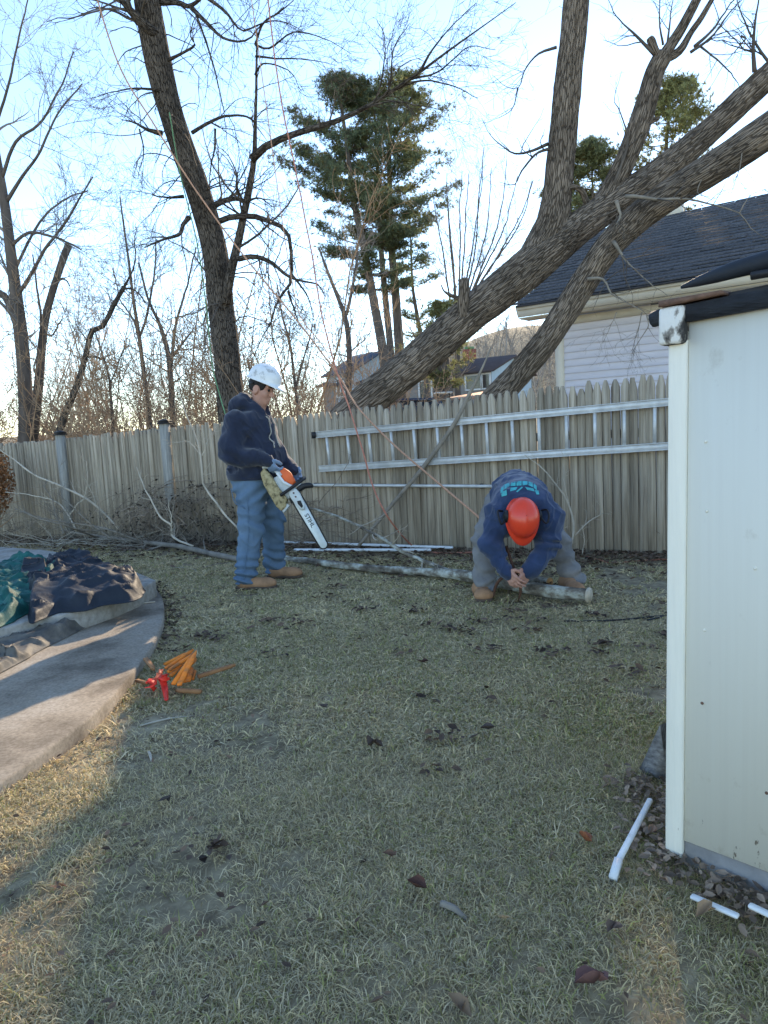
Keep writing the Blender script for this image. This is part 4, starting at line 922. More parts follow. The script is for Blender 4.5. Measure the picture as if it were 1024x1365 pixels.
# ---------------------------------------------------------------- far houses
def far_house(px_l, px_c, Y, eave_px, ridge_px, gdir, glen, flen, wallm, gablem, roofm, label, gable_off=0.0):
    """front wall runs left from the corner px_c; the gable end runs back to the right"""
    pc = at(px_c, eave_px, Y); ez = pc[2]
    g0 = float(hgt(pc[0], pc[1])) - .2
    h = empty('far_house', (pc[0], pc[1], g0), 0, label, 'house')
    E_ = ez - g0; rz = at(px_c, ridge_px, Y)[2] - g0
    fl = np.array([-math.cos(gdir), math.sin(gdir) * .0, 0]) * flen          # towards the left
    gd = np.array([math.sin(gdir), math.cos(gdir), 0]) * glen
    fl = np.array([-gd[1], gd[0], 0]) / glen * flen
    O = np.zeros(3); Z = lambda p, z: np.array([p[0], p[1], z])
    MB().add([Z(O, 0), Z(fl, 0), Z(fl, E_), Z(O, E_)], [[0, 1, 2, 3]]).build('wall', wallm, h)
    MB().poly([Z(O, 0), Z(gd, 0), Z(gd, E_), Z(gd / 2, rz), Z(O, E_)], [[0, 1, 2, 3, 4]]).build('gable_wall', gablem, h)
    MB().poly([Z(fl, 0), Z(fl + gd, 0), Z(fl + gd, E_), Z(fl + gd / 2, rz), Z(fl, E_)], [[4, 3, 2, 1, 0]]).build('gable_wall', gablem, h)
    MB().add([Z(gd, 0), Z(fl + gd, 0), Z(fl + gd, E_), Z(gd, E_)], [[3, 2, 1, 0]]).build('wall', wallm, h)
    u = fl / flen; w = gd / glen; sl = (rz - E_) / (glen / 2)
    ro = MB()
    a, b = O - u * .25 - w * .35, fl + u * .25 - w * .35
    for t0, t1 in ((0, .1),):
        top = [Z(a, E_ - .35 * sl + .1), Z(b, E_ - .35 * sl + .1), Z(fl + u * .25 + gd / 2, rz + .1), Z(O - u * .25 + gd / 2, rz + .1)]
        bot = [p - [0, 0, .12] for p in top]
        ro.poly(top + bot, [[0, 1, 2, 3], [7, 6, 5, 4], [0, 4, 5, 1], [0, 3, 7, 4], [1, 5, 6, 2]])
        a2, b2 = O - u * .25 + gd + w * .35, fl + u * .25 + gd + w * .35
        top = [Z(a2, E_ - .35 * sl + .1), Z(b2, E_ - .35 * sl + .1), Z(fl + u * .25 + gd / 2, rz + .1), Z(O - u * .25 + gd / 2, rz + .1)]
        bot = [p - [0, 0, .12] for p in top]
        ro.poly(top + bot, [[3, 2, 1, 0], [4, 5, 6, 7], [1, 5, 4, 0], [4, 7, 3, 0], [2, 6, 5, 1]])
    ro.build('roof', roofm, h)
    nout = -w
    def window(s0, s1, z0, z1, panes=2):
        fo = MB(); P_ = lambda s, z, d=0.0: Z(u * s + nout * d, z)
        t = .09
        for (sa, sb, za, zb) in ((s0 - t, s1 + t, z1, z1 + t), (s0 - t, s1 + t, z0 - t, z0), (s0 - t, s0, z0, z1), (s1, s1 + t, z0, z1)):
            fo.beam(P_(sa, (za + zb) / 2, .03), P_(sb, (za + zb) / 2, .03), .1, zb - za)
        for k in range(1, panes):
            sm = s0 + (s1 - s0) * k / panes; fo.beam(P_(sm - .035, (z0 + z1) / 2, .03), P_(sm + .035, (z0 + z1) / 2, .03), .08, z1 - z0)
        w_ = fo.build('window', M['white_trim'], h)
        MB().add([P_(s0, z0, .02), P_(s1, z0, .02), P_(s1, z1, .02), P_(s0, z1, .02)], [[3, 2, 1, 0]]).build('pane', M['glass'], w_)
    return h, window, E_, rz, u, w
h1, win, E1, R1, u1, w1 = far_house(560, 655, 38, 493, 471, math.radians(32), 6.0, 11.0, M['house_wall'], M['house_blue'], M['house_roof'], 'far grey house with blue gable and white framed window')
win(.12, .50, E1 - .92, E1 - .22, 1); win(.62, 1.45, E1 - .92, E1 - .22, 1); win(3.6, 4.3, E1 - 1.5, E1 - .3, 1); win(7.2, 8.2, E1 - 1.3, E1 - .4, 2)
MB().box(tuple(u1 * 2.6 + w1 * 3.0 + np.array([0, 0, R1 + .2])), (.7, .6, .9)).build('chimney', M['brick'], h1)
MB().box(tuple(u1 * 2.6 + w1 * 3.0 + np.array([0, 0, R1 + .72])), (.5, .4, .16)).build('chimney_cap', M['rope_green'], h1)
MB().beam(u1 * 2.3 - w1 * .05 + [0, 0, E1 - 1.1], u1 * 2.7 - w1 * .05 + [0, 0, E1 - 1.1], .06, 1.9).build('door', M['white_trim'], h1)
h2, win2, E2, R2, u2, w2 = far_house(440, 470, 42, 494, 468, math.radians(52), 4.4, 2.6, M['house_blue'], M['house_blue'], M['house_roof_b'], 'far pale blue house with dark blue roof left of the pines')
win2(.9, 1.6, E2 - 1.4, E2 - .4, 2)
# low pale canopy roof behind the fence, and a parked dark car
cp = at(634, 530, 20); cz = cp[2]
can = empty('canopy', (cp[0], cp[1], float(hgt(cp[0], cp[1]))), .35, 'low tan sheet roof of a lean-to below the far house window', 'canopy')
zz0 = cz - can.location.z
o = MB().poly([(-.55, -.5, zz0 - .05), (.65, -.5, zz0 + .08), (.65, .6, zz0 + .20), (-.55, .6, zz0 + .06), (-.55, -.5, zz0 - .08), (.65, -.5, zz0 + .05), (.65, .6, zz0 + .17), (-.55, .6, zz0 + .03)], [[0, 1, 2, 3], [7, 6, 5, 4], [0, 4, 5, 1], [1, 5, 6, 2], [2, 6, 7, 3], [3, 7, 4, 0]]).build('roof_sheet', M['rope_tan'], can)
for sx in (-.5, .6):
    for sy in (-.4, .5): MB().box((sx, sy, (zz0 - .1) / 2), (.06, .06, zz0 - .1)).build('post', M['post'], can)
cc = at(560, 531, 22)
cg = float(hgt(cc[0], cc[1]))
car = empty('parked_car', (cc[0], cc[1], cg), .12, 'dark blue car parked beyond the fence under the leaning trunk', 'car')
def section(zs, x0, x1, hw0, hw1, z0, z1):
    return [(x0, -hw0, z0), (x1, -hw0, z0), (x1, hw0, z0), (x0, hw0, z0)]
s_ = max(.8, (cc[2] - cg) / 1.45)
def prof(pts, hw, top_in=0.0):
    n_ = len(pts); zmx = max(z for _, z in pts)
    v = [(x * s_, -(hw - (top_in if z > zmx - .25 else 0)) * s_, z * s_) for x, z in pts] + [(x * s_, (hw - (top_in if z > zmx - .25 else 0)) * s_, z * s_) for x, z in pts]
    return v, [list(range(n_)), list(range(n_, 2 * n_))[::-1]] + [[(i + 1) % n_, i, n_ + i, n_ + (i + 1) % n_] for i in range(n_)]
o = MB().poly(*prof([(-2.1, .3), (2.1, .3), (2.15, .6), (2.0, .82), (1.1, .92), (-1.6, .95), (-2.1, .8)], .85)).build('body', M['car'], car)
bv = o.modifiers.new('b', 'BEVEL'); bv.width = .06; bv.segments = 2
MB().poly(*prof([(1.0, .93), (.35, 1.36), (-.9, 1.38), (-1.5, .96)], .74, .10)).build('window', M['glass'], car)
MB().poly(*prof([(.30, 1.375), (.2, 1.43), (-.8, 1.44), (-.95, 1.39)], .66)).build('roof', M['car'], car)
for sx in (-1.3, 1.3):
    for sy in (-.8, .8):
        w_ = MB().tube(np.array([[sx * s_, (sy - .1) * s_, .32 * s_], [sx * s_, (sy + .1) * s_, .32 * s_]]), .32 * s_, 16).build('wheel', M['black'], car)
bf = at(591, 527, 15); 
bfo = empty('bird_table', (bf[0], bf[1], float(hgt(bf[0], bf[1]))), 0, 'flat topped feeding table on a post just over the fence', 'bird table')
zt = bf[2] - bfo.location.z
MB().box((0, 0, zt + .05), (.36, .30, .03)).build('roof_board', M['white_metal'], bfo); MB().box((.02, 0, zt - .09), (.36, .26, .02)).build('tray', M['coping'], bfo)
for sx in (-.12, .12): MB().box((sx, 0, zt - .02), (.02, .16, .11)).build('upright', M['black'], bfo)
MB().tube(np.array([[0, 0, 0], [0, 0, zt - .1]]), .03, 8).build('post', M['post'], bfo)

# ---------------------------------------------------------------- white shed on the right
S0 = gnd(893, 1150); S1 = gnd(1024, 1203)
ds = (S1 - S0) * [1, 1, 0]; ds /= np.linalg.norm(ds)
shed = empty('shed', (S0[0], S0[1], 0), math.atan2(ds[1], ds[0]), 'white painted wooden shed with peeling black roof edge at the right', 'shed')
# lean: top corner measured in the photograph
top = at(884, 437, 1.90)
LEANX = -.022; HT = float(top[2])
def sh(x, y, z):                                           # the old shed leans a little
    return (x + LEANX * 0 + z * .012, y, z)
def shbox(mb, x0, x1, y0, y1, z0, z1, rise=0.0):
    v = [sh(x, y, z + (rise * x if k else 0)) for k, z in ((0, z0), (1, z1)) for x, y in ((x0, y0), (x1, y0), (x1, y1), (x0, y1))]
    return mb.add(v, [[3, 2, 1, 0], [4, 5, 6, 7], [0, 1, 5, 4], [1, 2, 6, 5], [2, 3, 7, 6], [3, 0, 4, 7]])
W = 1.7; D = 1.6
shbox(MB(), .004, W, .03, D, .02, HT - .03, .05).build('frame', M['foundation'], shed)
o = shbox(MB(), .040, W, 0, .026, .085, HT + .014, .036).build('wall_panel', M['paint'], shed)
o = shbox(MB(), -.012, .038, -.008, .045, .03, HT - .01, .0).build('corner_board', M['paint2'], shed)
for mod in (o,):
    bv = mod.modifiers.new('b', 'BEVEL'); bv.width = .006; bv.segments = 2
shbox(MB(), -.012, .004, .047, D, .03, HT - .03).build('side_wall', M['paint2'], shed)
shbox(MB(), .040, W, .004, .022, -.03, .083).build('foundation_board', M['foundation'], shed)
# roof edge
fz = HT - .012
o = MB(); v = [sh(.040, -.020, fz + .018), sh(W, -.020, fz + .075), sh(W, .02, fz + .075), sh(.040, .02, fz + .018), sh(.040, -.024, fz + .060), sh(W, -.024, fz + .13), sh(W, .02, fz + .13), sh(.040, .02, fz + .060)]
o.add(v, [[3, 2, 1, 0], [4, 5, 6, 7], [0, 1, 5, 4], [1, 2, 6, 5], [2, 3, 7, 6], [3, 0, 4, 7]]); o.build('fascia', M['fascia'], shed)
o = shbox(MB(), -.030, .038, -.030, .03, fz - .035, fz + .062).build('rafter_end', M['peel'], shed)
bv = o.modifiers.new('b', 'BEVEL'); bv.width = .010; bv.segments = 2
P = np.array([sh(-.055, -.003, fz + .038), sh(-.028, -.006, fz + .042)]); MB().tube(P, .021, 10).build('gutter_end', M['fascia'], shed, smooth=True)
o = MB(); v = [sh(-.025, -.036, fz + .063), sh(.13, -.036, fz + .070), sh(.13, .03, fz + .072), sh(-.025, .03, fz + .065), sh(-.025, -.036, fz + .078), sh(.13, -.034, fz + .080), sh(.13, .03, fz + .082), sh(-.025, .03, fz + .080)]
o.add(v, [[3, 2, 1, 0], [4, 5, 6, 7], [0, 1, 5, 4], [1, 2, 6, 5], [2, 3, 7, 6], [3, 0, 4, 7]]); o.build('drip_edge', M['rust'], shed)
o = MB(); v = [sh(-.02, .021, fz + .072), sh(W, .021, fz + .152), sh(W, D, fz + .27), sh(-.02, D, fz + .19)]; o.add(v + [(a, b, c - .02) for a, b, c in v], [[0, 1, 2, 3], [7, 6, 5, 4], [0, 4, 5, 1]]); o.build('roof', M['gutter'], shed)
for zz, xx in ((HT - .30, .085), (HT - .48, .09), (HT - .8, .088), (HT - .62, .21), (HT - .5, .36), (.5, .085), (.3, .25)):
    MB().tube(np.array([sh(xx, -.0015, zz), sh(xx, .002, zz)]), .0042, 10).build('nail_head', M['paint2'] if zz > .6 else M['rust'], shed)
# dark plastic roll lying along the roof edge
P = [sh(.02, .0, fz + .110), sh(.12, -.01, fz + .122), sh(.25, -.01, fz + .134), sh(.45, -.01, fz + .150), sh(.8, .0, fz + .172), sh(1.3, .02, fz + .20)]
Mx = np.array(shed.matrix_basis) if False else None
ca, sa = ds[0], ds[1]
def shw(p): return np.array([S0[0] + ca * p[0] - sa * p[1], S0[1] + sa * p[0] + ca * p[1], p[2]])
R = np.interp(np.linspace(0, 1, 30), [0, .05, .2, 1], [.004, .016, .026, .03])
sp = smooth_path(np.array([shw(p) for p in P]), 30)
V, f, a = tube_arrays(sp[None], R[None], 14); V[:, 2] = V[:, 2]
V = V + .006 * np.stack([n2(V[:, 0], V[:, 2], 30, 3)] * 3, -1)
MB().add(V, f).build('plastic_roll', M['tarp_dark'], smooth=True, label='dark plastic roll lying along the shed roof edge', cat='plastic roll')
P = [sh(.20, -.036, fz + .100), sh(.4, -.036, fz + .100), sh(.7, -.036, fz + .108), sh(1.2, -.036, fz + .135)]
MB().tube(smooth_path(np.array([shw(p) for p in P]), 16), .010, 8).build('cable', M['black'], smooth=True, label='thin black cable sagging below the plastic roll on the shed', cat='cable')

# pieces on the ground by the shed
def gpiece(name, a, b, w, h, m, label, cat, z=.03, group=None, bevel=.006, za=None, zb=None):
    A_, B_ = gnd(*a, z if za is None else za), gnd(*b, z if zb is None else zb)
    o = MB().beam(A_, B_, w, h).build(name, M[m], label=label, cat=cat, group=group)
    bv = o.modifiers.new('b', 'BEVEL'); bv.width = bevel; bv.segments = 2
    return o
g = gpiece('downspout', (867, 1066), (824, 1148), 0.018, .016, 'white_metal', 'short white downspout piece lying left of the shed corner', 'downspout', .045)
A_, B_ = gnd(825, 1146, .045), gnd(817, 1172, .02)
o = MB().beam(A_, B_, .021, .018).build('elbow', M['white_metal'], g)
o = MB().poly([tuple(gnd(*p, z)) for p, z in (((853, 1024), .03), ((890, 1042), .02), ((892, 962), .22), ((880, 966), .25))] + [tuple(gnd(*p, z) + [.004, .01, -.02]) for p, z in (((853, 1024), .03), ((890, 1042), .02), ((892, 962), .22), ((880, 966), .25))],
              [[0, 1, 2, 3], [7, 6, 5, 4], [0, 4, 5, 1], [1, 5, 6, 2], [2, 6, 7, 3], [3, 7, 4, 0]]).build('grey_board', M['board'], label='weathered grey board leaning against the shed side', cat='board')
gpiece('trim_strip', (921, 1194), (985, 1222), .020, .010, 'white_metal', 'longer white trim strip lying in leaves before the shed', 'trim strip', .05)
gpiece('trim_strip', (998, 1206), (1040, 1226), .020, .012, 'white_metal', 'white trim strip end at the right edge before the shed', 'trim strip', .06)
# ---------------------------------------------------------------- logs, branches, ropes, small things
def gpath(pts, rad, n=24, lift=1.0, sag=.004):
    """(px, py) on the ground -> path lying on it with radius rad (array or number)"""
    C = smooth_path(np.array([[*gnd(p[0], p[1], .02)[:2], p[2] if len(p) > 2 else 0] for p in pts]), n)
    r = np.interp(np.linspace(0, 1, n), np.linspace(0, 1, len(rad)), rad) if hasattr(rad, '__len__') else np.full(n, rad)
    z = hgt(C[:, 0], C[:, 1]) + r * lift + C[:, 2]
    return np.stack([C[:, 0], C[:, 1], z], 1), r
def log(name, pts, rad, m, label, cat, sides=20, n=60, amp=.006, cut='cutwood', **kw):
    P, R = gpath(pts, rad, n)
    P = P + np.cumsum(RNG.normal(size=P.shape) * .0015, 0)
    V, f, a = bark_trunk(P, R, sides, amp, seed=len(name) + pts[0][0])
    V[:, 2] = np.maximum(V[:, 2], -.03)
    o = MB().add(V, f, a).build(name, M[m], smooth=True, label=label, cat=cat, **kw)
    for e, s_ in ((0, -1), (-1, 1)):
        T = P[e] - P[e - s_ if e == 0 else e - 1]; T = (P[0] - P[1]) if e == 0 else (P[-1] - P[-2]); T /= np.linalg.norm(T)
        d = MB(); d.tube(np.array([P[e] - T * .01, P[e] + T * .004]), np.array([R[e] * .93, R[e] * .90]), 18); d.build('cut_end', M[cut], o)
    return o
log('lichen_log', [(352, 741), (400, 749), (455, 757), (520, 764), (590, 771), (640, 779), (700, 791), (745, 798), (788, 803)], [.030, .034, .038, .040, .044, .050, .054, .058], 'lichen_bark',
    'long lichen covered log lying before the bending man', 'log', amp=.008, cut='cutpale')
log('short_log', [(692, 772), (712, 775), (735, 779)], [.036, .036, .037], 'lichen_bark', 'short dark log with an orange cut end behind the lichen log', 'log', n=24)
# thin pale limb running down to the log
P = smooth_path(np.array([at(398, 674, 6.9), at(430, 683, 6.75), at(470, 698, 6.6), at(505, 716, 6.4), at(540, 737, 6.2), at(580, 754, 6.0), gnd(618, 768, .03), gnd(648, 778, .02)]), 40)
P += np.cumsum(RNG.normal(size=P.shape) * .003, 0)
V, f, a = bark_trunk(P, np.linspace(.013, .026, 40), 12, .003)
limb = MB().add(V, f, a).build('fallen_limb', M['lichen_bark'], smooth=True, label='thin pale limb sloping from the fence down to the lichen log', cat='branch')
a1 = spawn(P[None], np.linspace(.013, .026, 40)[None], 9, .0, .7, .5, 55, 6, .05, .15, rr=.4); a2 = spawn(*a1, 3, .2, 1, .2, 50, 4)
twigs([a1, a2], M['twig_pale'], limb)
def branch_thing(name, ctrl, rad, m, label, cat='branch', side=None, group=None, n=28, parts=(), wob=.003, tw=(8, .45, 3, .18), sides=8):
    """ctrl: world points"""
    P = smooth_path(np.array(ctrl), n); P = P + np.cumsum(RNG.normal(size=P.shape) * wob, 0)
    R = np.interp(np.linspace(0, 1, n), np.linspace(0, 1, len(rad)), rad)
    o = MB().tube(P, R, sides, attr=True).build(name, M[m], smooth=True, label=label, cat=cat, group=group)
    Ps, Rs = [P], [R]
    for c, r in parts:
        Q = smooth_path(np.array(c), n); Q = Q + np.cumsum(RNG.normal(size=Q.shape) * wob, 0); r_2 = np.linspace(r[0], r[1], n)
        MB().tube(Q, r_2, 6, attr=True).build('side_branch', M[m], o, smooth=True); Ps.append(Q); Rs.append(r_2)
    if tw:
        a = spawn(np.stack(Ps), np.stack(Rs), tw[0], .15, 1, tw[1], 45, 6, .04, .16, rr=.5); b = spawn(*a, tw[2], .2, 1, tw[3], 45, 4, .02, .2)
        twigs([a, b], M[m], o)
    return o
W_ = lambda *pts: [at(*p) for p in pts]
# fallen tree top along the left fence
branch_thing('fallen_branch', [gnd(330, 748, .04), gnd(300, 741, .05), gnd(250, 731, .06), gnd(190, 722, .08), gnd(130, 716, .10), gnd(80, 708, .16)], [.030, .032, .030, .024, .018, .010], 'stick',
    'long fallen branch lying along the ground before the left fence', parts=[
        ([gnd(190, 722, .08), *W_((140, 705, 8.3), (95, 697, 8.4), (60, 690, 8.5), (20, 678, 8.6))], (.016, .005)), ([gnd(130, 716, .1), *W_((85, 700, 8.2), (50, 690, 8.3), (18, 676, 8.3))], (.014, .005)),
        (W_((85, 712, 8.2), (75, 690, 8.3), (66, 662, 8.4), (56, 646, 8.5)), (.010, .004)), (W_((150, 720, 8.3), (110, 690, 8.3), (85, 668, 8.4), (75, 660, 8.4)), (.012, .004))], tw=(11, .6, 4, .25))
branch_thing('fallen_branch', W_((160, 706, 8.5), (140, 685, 8.6), (115, 664, 8.6), (80, 645, 8.7), (45, 630, 8.7), (18, 610, 8.8), (-10, 590, 8.8)), [.012, .014, .013, .011, .009, .006], 'twig_pale',
    'pale bare branch propped against the fence left of its second post', parts=[(W_((92, 688, 8.5), (104, 672, 8.5), (112, 665, 8.5), (116, 640, 8.5), (115, 616, 8.5)), (.011, .004)), (W_((102, 708, 8.4), (90, 685, 8.5), (70, 668, 8.6), (30, 660, 8.7), (5, 658, 8.7)), (.011, .004))], tw=(7, .4, 3, .2))
branch_thing('fallen_branch', W_((258, 728, 7.7), (230, 715, 7.8), (228, 700, 7.8), (214, 690, 7.8), (196, 658, 7.9), (180, 622, 8.0)), [.011, .013, .010, .008, .004], 'twig_pale', 'kinked pale branch standing up left of the brush pile', tw=(5, .3, 2, .15),
    parts=[(W_((228, 700, 7.8), (226, 680, 7.8), (224, 665, 7.8)), (.007, .003))])
branch_thing('fallen_branch', W_((318, 705, 7.5), (296, 682, 7.6), (274, 650, 7.7), (271, 640, 7.7), (268, 607, 7.7), (260, 578, 7.7), (250, 558, 7.7), (238, 520, 7.8)), [.011, .011, .010, .008, .006, .003], 'twig_pale', 'slender pale branch leaning left behind the man with helmet',
    parts=[(W_((269, 608, 7.7), (276, 594, 7.7), (281, 582, 7.7), (279, 568, 7.7)), (.006, .003)), (W_((266, 606, 7.7), (254, 590, 7.7), (248, 588, 7.7), (222, 590, 7.7)), (.005, .002)), (W_((276, 594, 7.7), (274, 580, 7.7), (270, 570, 7.7)), (.004, .002))], tw=(4, .2, 2, .1))
# brush pile behind the man on the left
n = 150; c0 = np.array(gnd(258, 727)); P = []
for k in range(n):
    a = RNG.uniform(0, 2 * math.pi); r = RNG.uniform(.15, .62)
    st = c0 + [RNG.uniform(-.7, .7), RNG.uniform(-.2, .30), RNG.uniform(0, .45)]
    t = np.linspace(0, RNG.uniform(1.2, 3.2), 12); tilt = RNG.uniform(-.5, .5); ph = RNG.uniform(0, 6)
    P.append(np.stack([st[0] + r * np.cos(t + ph) * math.cos(tilt), st[1] + .5 * r * np.cos(t + ph) * math.sin(tilt) + .03 * np.sin(3 * t), np.maximum(.02, st[2] + r * .75 * np.sin(t + ph))], 1))
P = np.array(P); R = RNG.uniform(.003, .009, (n, 1)) * np.linspace(1, .4, 12)
pile = MB().tube(P, R, 4, cap=False).build('brush_pile', M['brush'], kind='stuff', label='dark tangle of curling brush heaped against the fence', cat='brush pile')
a1 = spawn(P, R, 6, .1, 1, .3, 50, 5, .0, .2); twigs([a1], M['brush'], pile)
n = 900; c = P[RNG.integers(0, len(P), n), RNG.integers(0, 12, n)] + RNG.normal(size=(n, 3)) * .03
d = _norm(RNG.normal(size=(n, 3))); e = _norm(np.cross(d, RNG.normal(size=(n, 3)))); L = RNG.uniform(.012, .032, (n, 1))
MB().add(np.stack([c - e * L * .5, c + d * L, c + e * L * .5, c - d * L], 1).reshape(-1, 3), np.arange(4 * n).reshape(-1, 4), np.repeat(np.array([.05, .04, .03]) * RNG.uniform(.5, 1.8, (n, 1)), 4, 0)).build('dry_leaves', M['leaf'], pile, kind='stuff')
def twig_heap(name, c, ext, n, m, label, zmax=.5, L=(.3, .9)):
    st = np.array(c) + RNG.uniform(-1, 1, (n, 3)) * np.array([ext[0], ext[1], 0]) + np.stack([0 * np.zeros(n), np.zeros(n), RNG.random(n) * zmax], 1)
    d = _norm(np.stack([RNG.normal(size=n), RNG.normal(size=n) * .5, RNG.normal(size=n) * .45], -1)); pts = [st]
    l = RNG.uniform(*L, n)
    for k in range(7): d = _norm(d + RNG.normal(size=d.shape) * .14); pts.append(pts[-1] + d * l[:, None] / 7)
    P = np.stack(pts, 1); P[..., 2] = np.maximum(P[..., 2], hgt(P[..., 0], P[..., 1]) + .01)
    R = RNG.uniform(.002, .006, (n, 1)) * np.linspace(1, .4, 8)
    o = MB().tube(P, R, 4, cap=False).build(name, M[m], kind='stuff', label=label, cat='twigs')
    a = spawn(P, R, 4, .2, 1, .25, 45, 5, .02, .2); twigs([a], M[m], o)
twig_heap('twig_heap', gnd(440, 728), (.45, .30), 90, 'brush', 'loose heap of twigs by the chainsaw bar and fence', .55)
twig_heap('twig_heap', gnd(150, 728), (1.5, .42), 130, 'twig_pale', 'scattered pale twigs on the ground before the left fence', .12)
twig_heap('twig_heap', gnd(60, 722), (1.2, .35), 90, 'brush', 'dark twigs scattered under the fallen branch at left', .25)
twig_heap('twig_heap', gnd(800, 738), (.9, .12), 30, 'brush', 'few thin twigs along the fence foot at right', .05, (.2, .5))
# sapling before the fence at right
branch_thing('sapling', W_((758, 738, 6.55), (764, 712, 6.56), (764, 692, 6.58), (757, 668, 6.6), (742, 645, 6.6), (722, 622, 6.62), (700, 606, 6.63)), [.011, .010, .008, .006, .003], 'twig_pale', 'leafless sapling with forked stems growing against the right fence', 'sapling',
    parts=[(W_((766, 715, 6.56), (786, 693, 6.57), (808, 680, 6.58), (826, 664, 6.6)), (.007, .003)), (W_((757, 727, 6.5), (748, 714, 6.5), (738, 698, 6.5), (734, 676, 6.5), (729, 655, 6.5)), (.006, .003)), (W_((764, 690, 6.58), (755, 660, 6.6), (752, 642, 6.6), (753, 620, 6.6)), (.005, .002)), (W_((776, 738, 6.5), (780, 720, 6.5), (778, 700, 6.5)), (.005, .003)), (W_((800, 686, 6.58), (803, 672, 6.58), (802, 660, 6.6)), (.004, .002))], tw=(4, .22, 2, .1), wob=.002)
# ropes
def rope(name, ctrl, r, m, label, n=70, wob=.0):
    P = smooth_path(np.array(ctrl), n)
    if wob: P = P + np.cumsum(RNG.normal(size=P.shape) * wob * [1, 1, .1], 0)
    return MB().tube(P, np.full(n, r), 7).build(name, M[m], smooth=True, label=label, cat='rope')
rope('rope', W_((352, -40, 9.6), (375, 130, 9.2), (395, 230, 8.9), (415, 330, 8.6), (432, 430, 8.2), (452, 505, 7.9), (466, 546, 7.6), (480, 592, 7.2), (497, 648, 6.9), (520, 694, 6.6)) + [gnd(552, 730, .015), gnd(575, 737, .012), gnd(610, 738, .012), gnd(640, 736, .012)], .0085, 'rope_red',
     'faded red rope hanging from the treetop over the fence onto the grass', wob=.002)
rope('rope', W_((118, -40, 9.8), (158, 85, 9.6), (205, 165, 9.4), (250, 237, 9.2), (300, 308, 9.0), (350, 372, 8.7), (400, 432, 8.4), (452, 502, 8.0), (475, 540, 7.6), (520, 588, 7.0), (580, 640, 6.3), (637, 688, 5.65), (652, 702, 5.5)), .0095, 'rope_tan',
     'taut orange tan rope slanting from the tall tree to the bending man')
rope('rope', W_((226, 150, 10.1), (240, 230, 10.2), (262, 320, 10.3), (274, 400, 10.4), (279, 450, 10.4), (284, 492, 10.4), (294, 530, 10.3), (303, 562, 10.2), (308, 590, 10.2)), .0085, 'rope_green', 'thin green rope hanging down beside the tall tree trunk')
rope('rope', [gnd(782, 742, .012), gnd(800, 747, .012), gnd(822, 750, .012), gnd(850, 748, .012), gnd(885, 746, .012), gnd(930, 744, .012)], .008, 'rope_red', 'faded red rope lying along the fence foot right of the sapling', wob=.003)
rope('rope', W_((450, 500, 8.0), (430, 460, 8.3), (400, 420, 8.5), (385, 350, 8.6), (370, 250, 8.8), (352, 120, 9.0), (330, -40, 9.2)), .0055, 'rope_tan', 'second thinner tan line rising from the fence top into the branches')
rope('cable', [gnd(752, 828, .012), gnd(790, 828, .012), gnd(830, 826, .012), gnd(884, 821, .012), (1.6, 4.3, .012)], .006, 'black', 'dark cable lying across the grass towards the shed')['category'] = 'cable'
# log tongs in the bending man's hands
tg = empty('log_tongs', tuple(gnd(688, 800)), 0, 'rusty curved log tongs gripped by the bending man', 'tongs'); ot = np.array(tg.location)
for c in (W_((675, 728, 4.98), (683, 752, 4.92), (691, 772, 4.9), (694, 788, 4.9), (691, 801, 4.92)), W_((694, 762, 4.9), (682, 768, 4.9), (669, 771, 4.92), (661, 781, 4.94), (658, 796, 4.96))):
    P = smooth_path(np.array(c), 18); MB().tube(P - ot, np.interp(np.linspace(0, 1, 18), [0, .8, 1], [.011, .011, .003]), 8).build('tong_arm', M['rust_steel'], tg, smooth=True)
c = at(690, 769, 4.89) - ot; MB().tube(np.array([c - [0, .015, 0], c + [0, .015, 0]]), .014, 10).build('pivot', M['rust_steel'], tg)
# stakes and flagging on the grass
def stake(a, b, w, h, m, label, group=None, z=.03, za=None, zb=None, name='stake'):
    A_, B_ = gnd(*a, z if za is None else za), gnd(*b, z if zb is None else zb); d = (B_ - A_); L = np.linalg.norm(d); t = d / L
    sx = _norm(np.cross(t, [0, 0, 1.0])); uz = np.cross(sx, t); c = []
    for s_, ww in ((0, w), (L * .84, w), (L, w * .15)):
        for i, j in ((-1, -1), (1, -1), (1, 1), (-1, 1)): c.append(A_ + t * s_ + sx * ww / 2 * i + uz * h / 2 * j)
    f = [[3, 2, 1, 0], [8, 9, 10, 11]] + [[4 * k + i, 4 * k + (i + 1) % 4, 4 * k + 4 + (i + 1) % 4, 4 * k + 4 + i] for k in (0, 1) for i in range(4)]
    return MB().poly(c, f).build(name, M[m], label=label, cat='stake', group=group)
G = 'orange painted stakes in the pile'
ST = [((221, 891), (258, 866), .05, .10, 'longest orange stake at the back of the pile, pointing up right'), ((226, 893), (262, 869), .06, .11, 'orange stake lying second from the back of the pile'), ((219, 886), (248, 871), .03, .06, 'worn orange stake at the far left of the pile'),
      ((231, 912), (257, 874), .06, .13, 'bright orange stake lying steeply over the middle of the pile'), ((239, 913), (262, 868), .09, .15, 'topmost orange stake crossing the whole pile'), ((228, 901), (248, 878), .03, .06, 'short orange stake low beside the red ribbon'),
      ((246, 909), (250, 889), .05, .09, 'small yellow orange stake at the lower right of the pile'), ((251, 908), (256, 890), .06, .09, 'small upright orange stake beside the yellow one'), ((256, 906), (260, 893), .04, .07, 'stubby orange stake at the right end of the pile'),
      ((240, 898), (262, 878), .02, .05, 'dull orange stake buried under the pile'), ((224, 896), (244, 884), .04, .06, 'rough orange stake crossing low at the left of the pile')]
for a, b, za, zb, lab in ST:
    stake(a, b, .021, .012, 'stake_orange', lab, G, za=za, zb=zb)
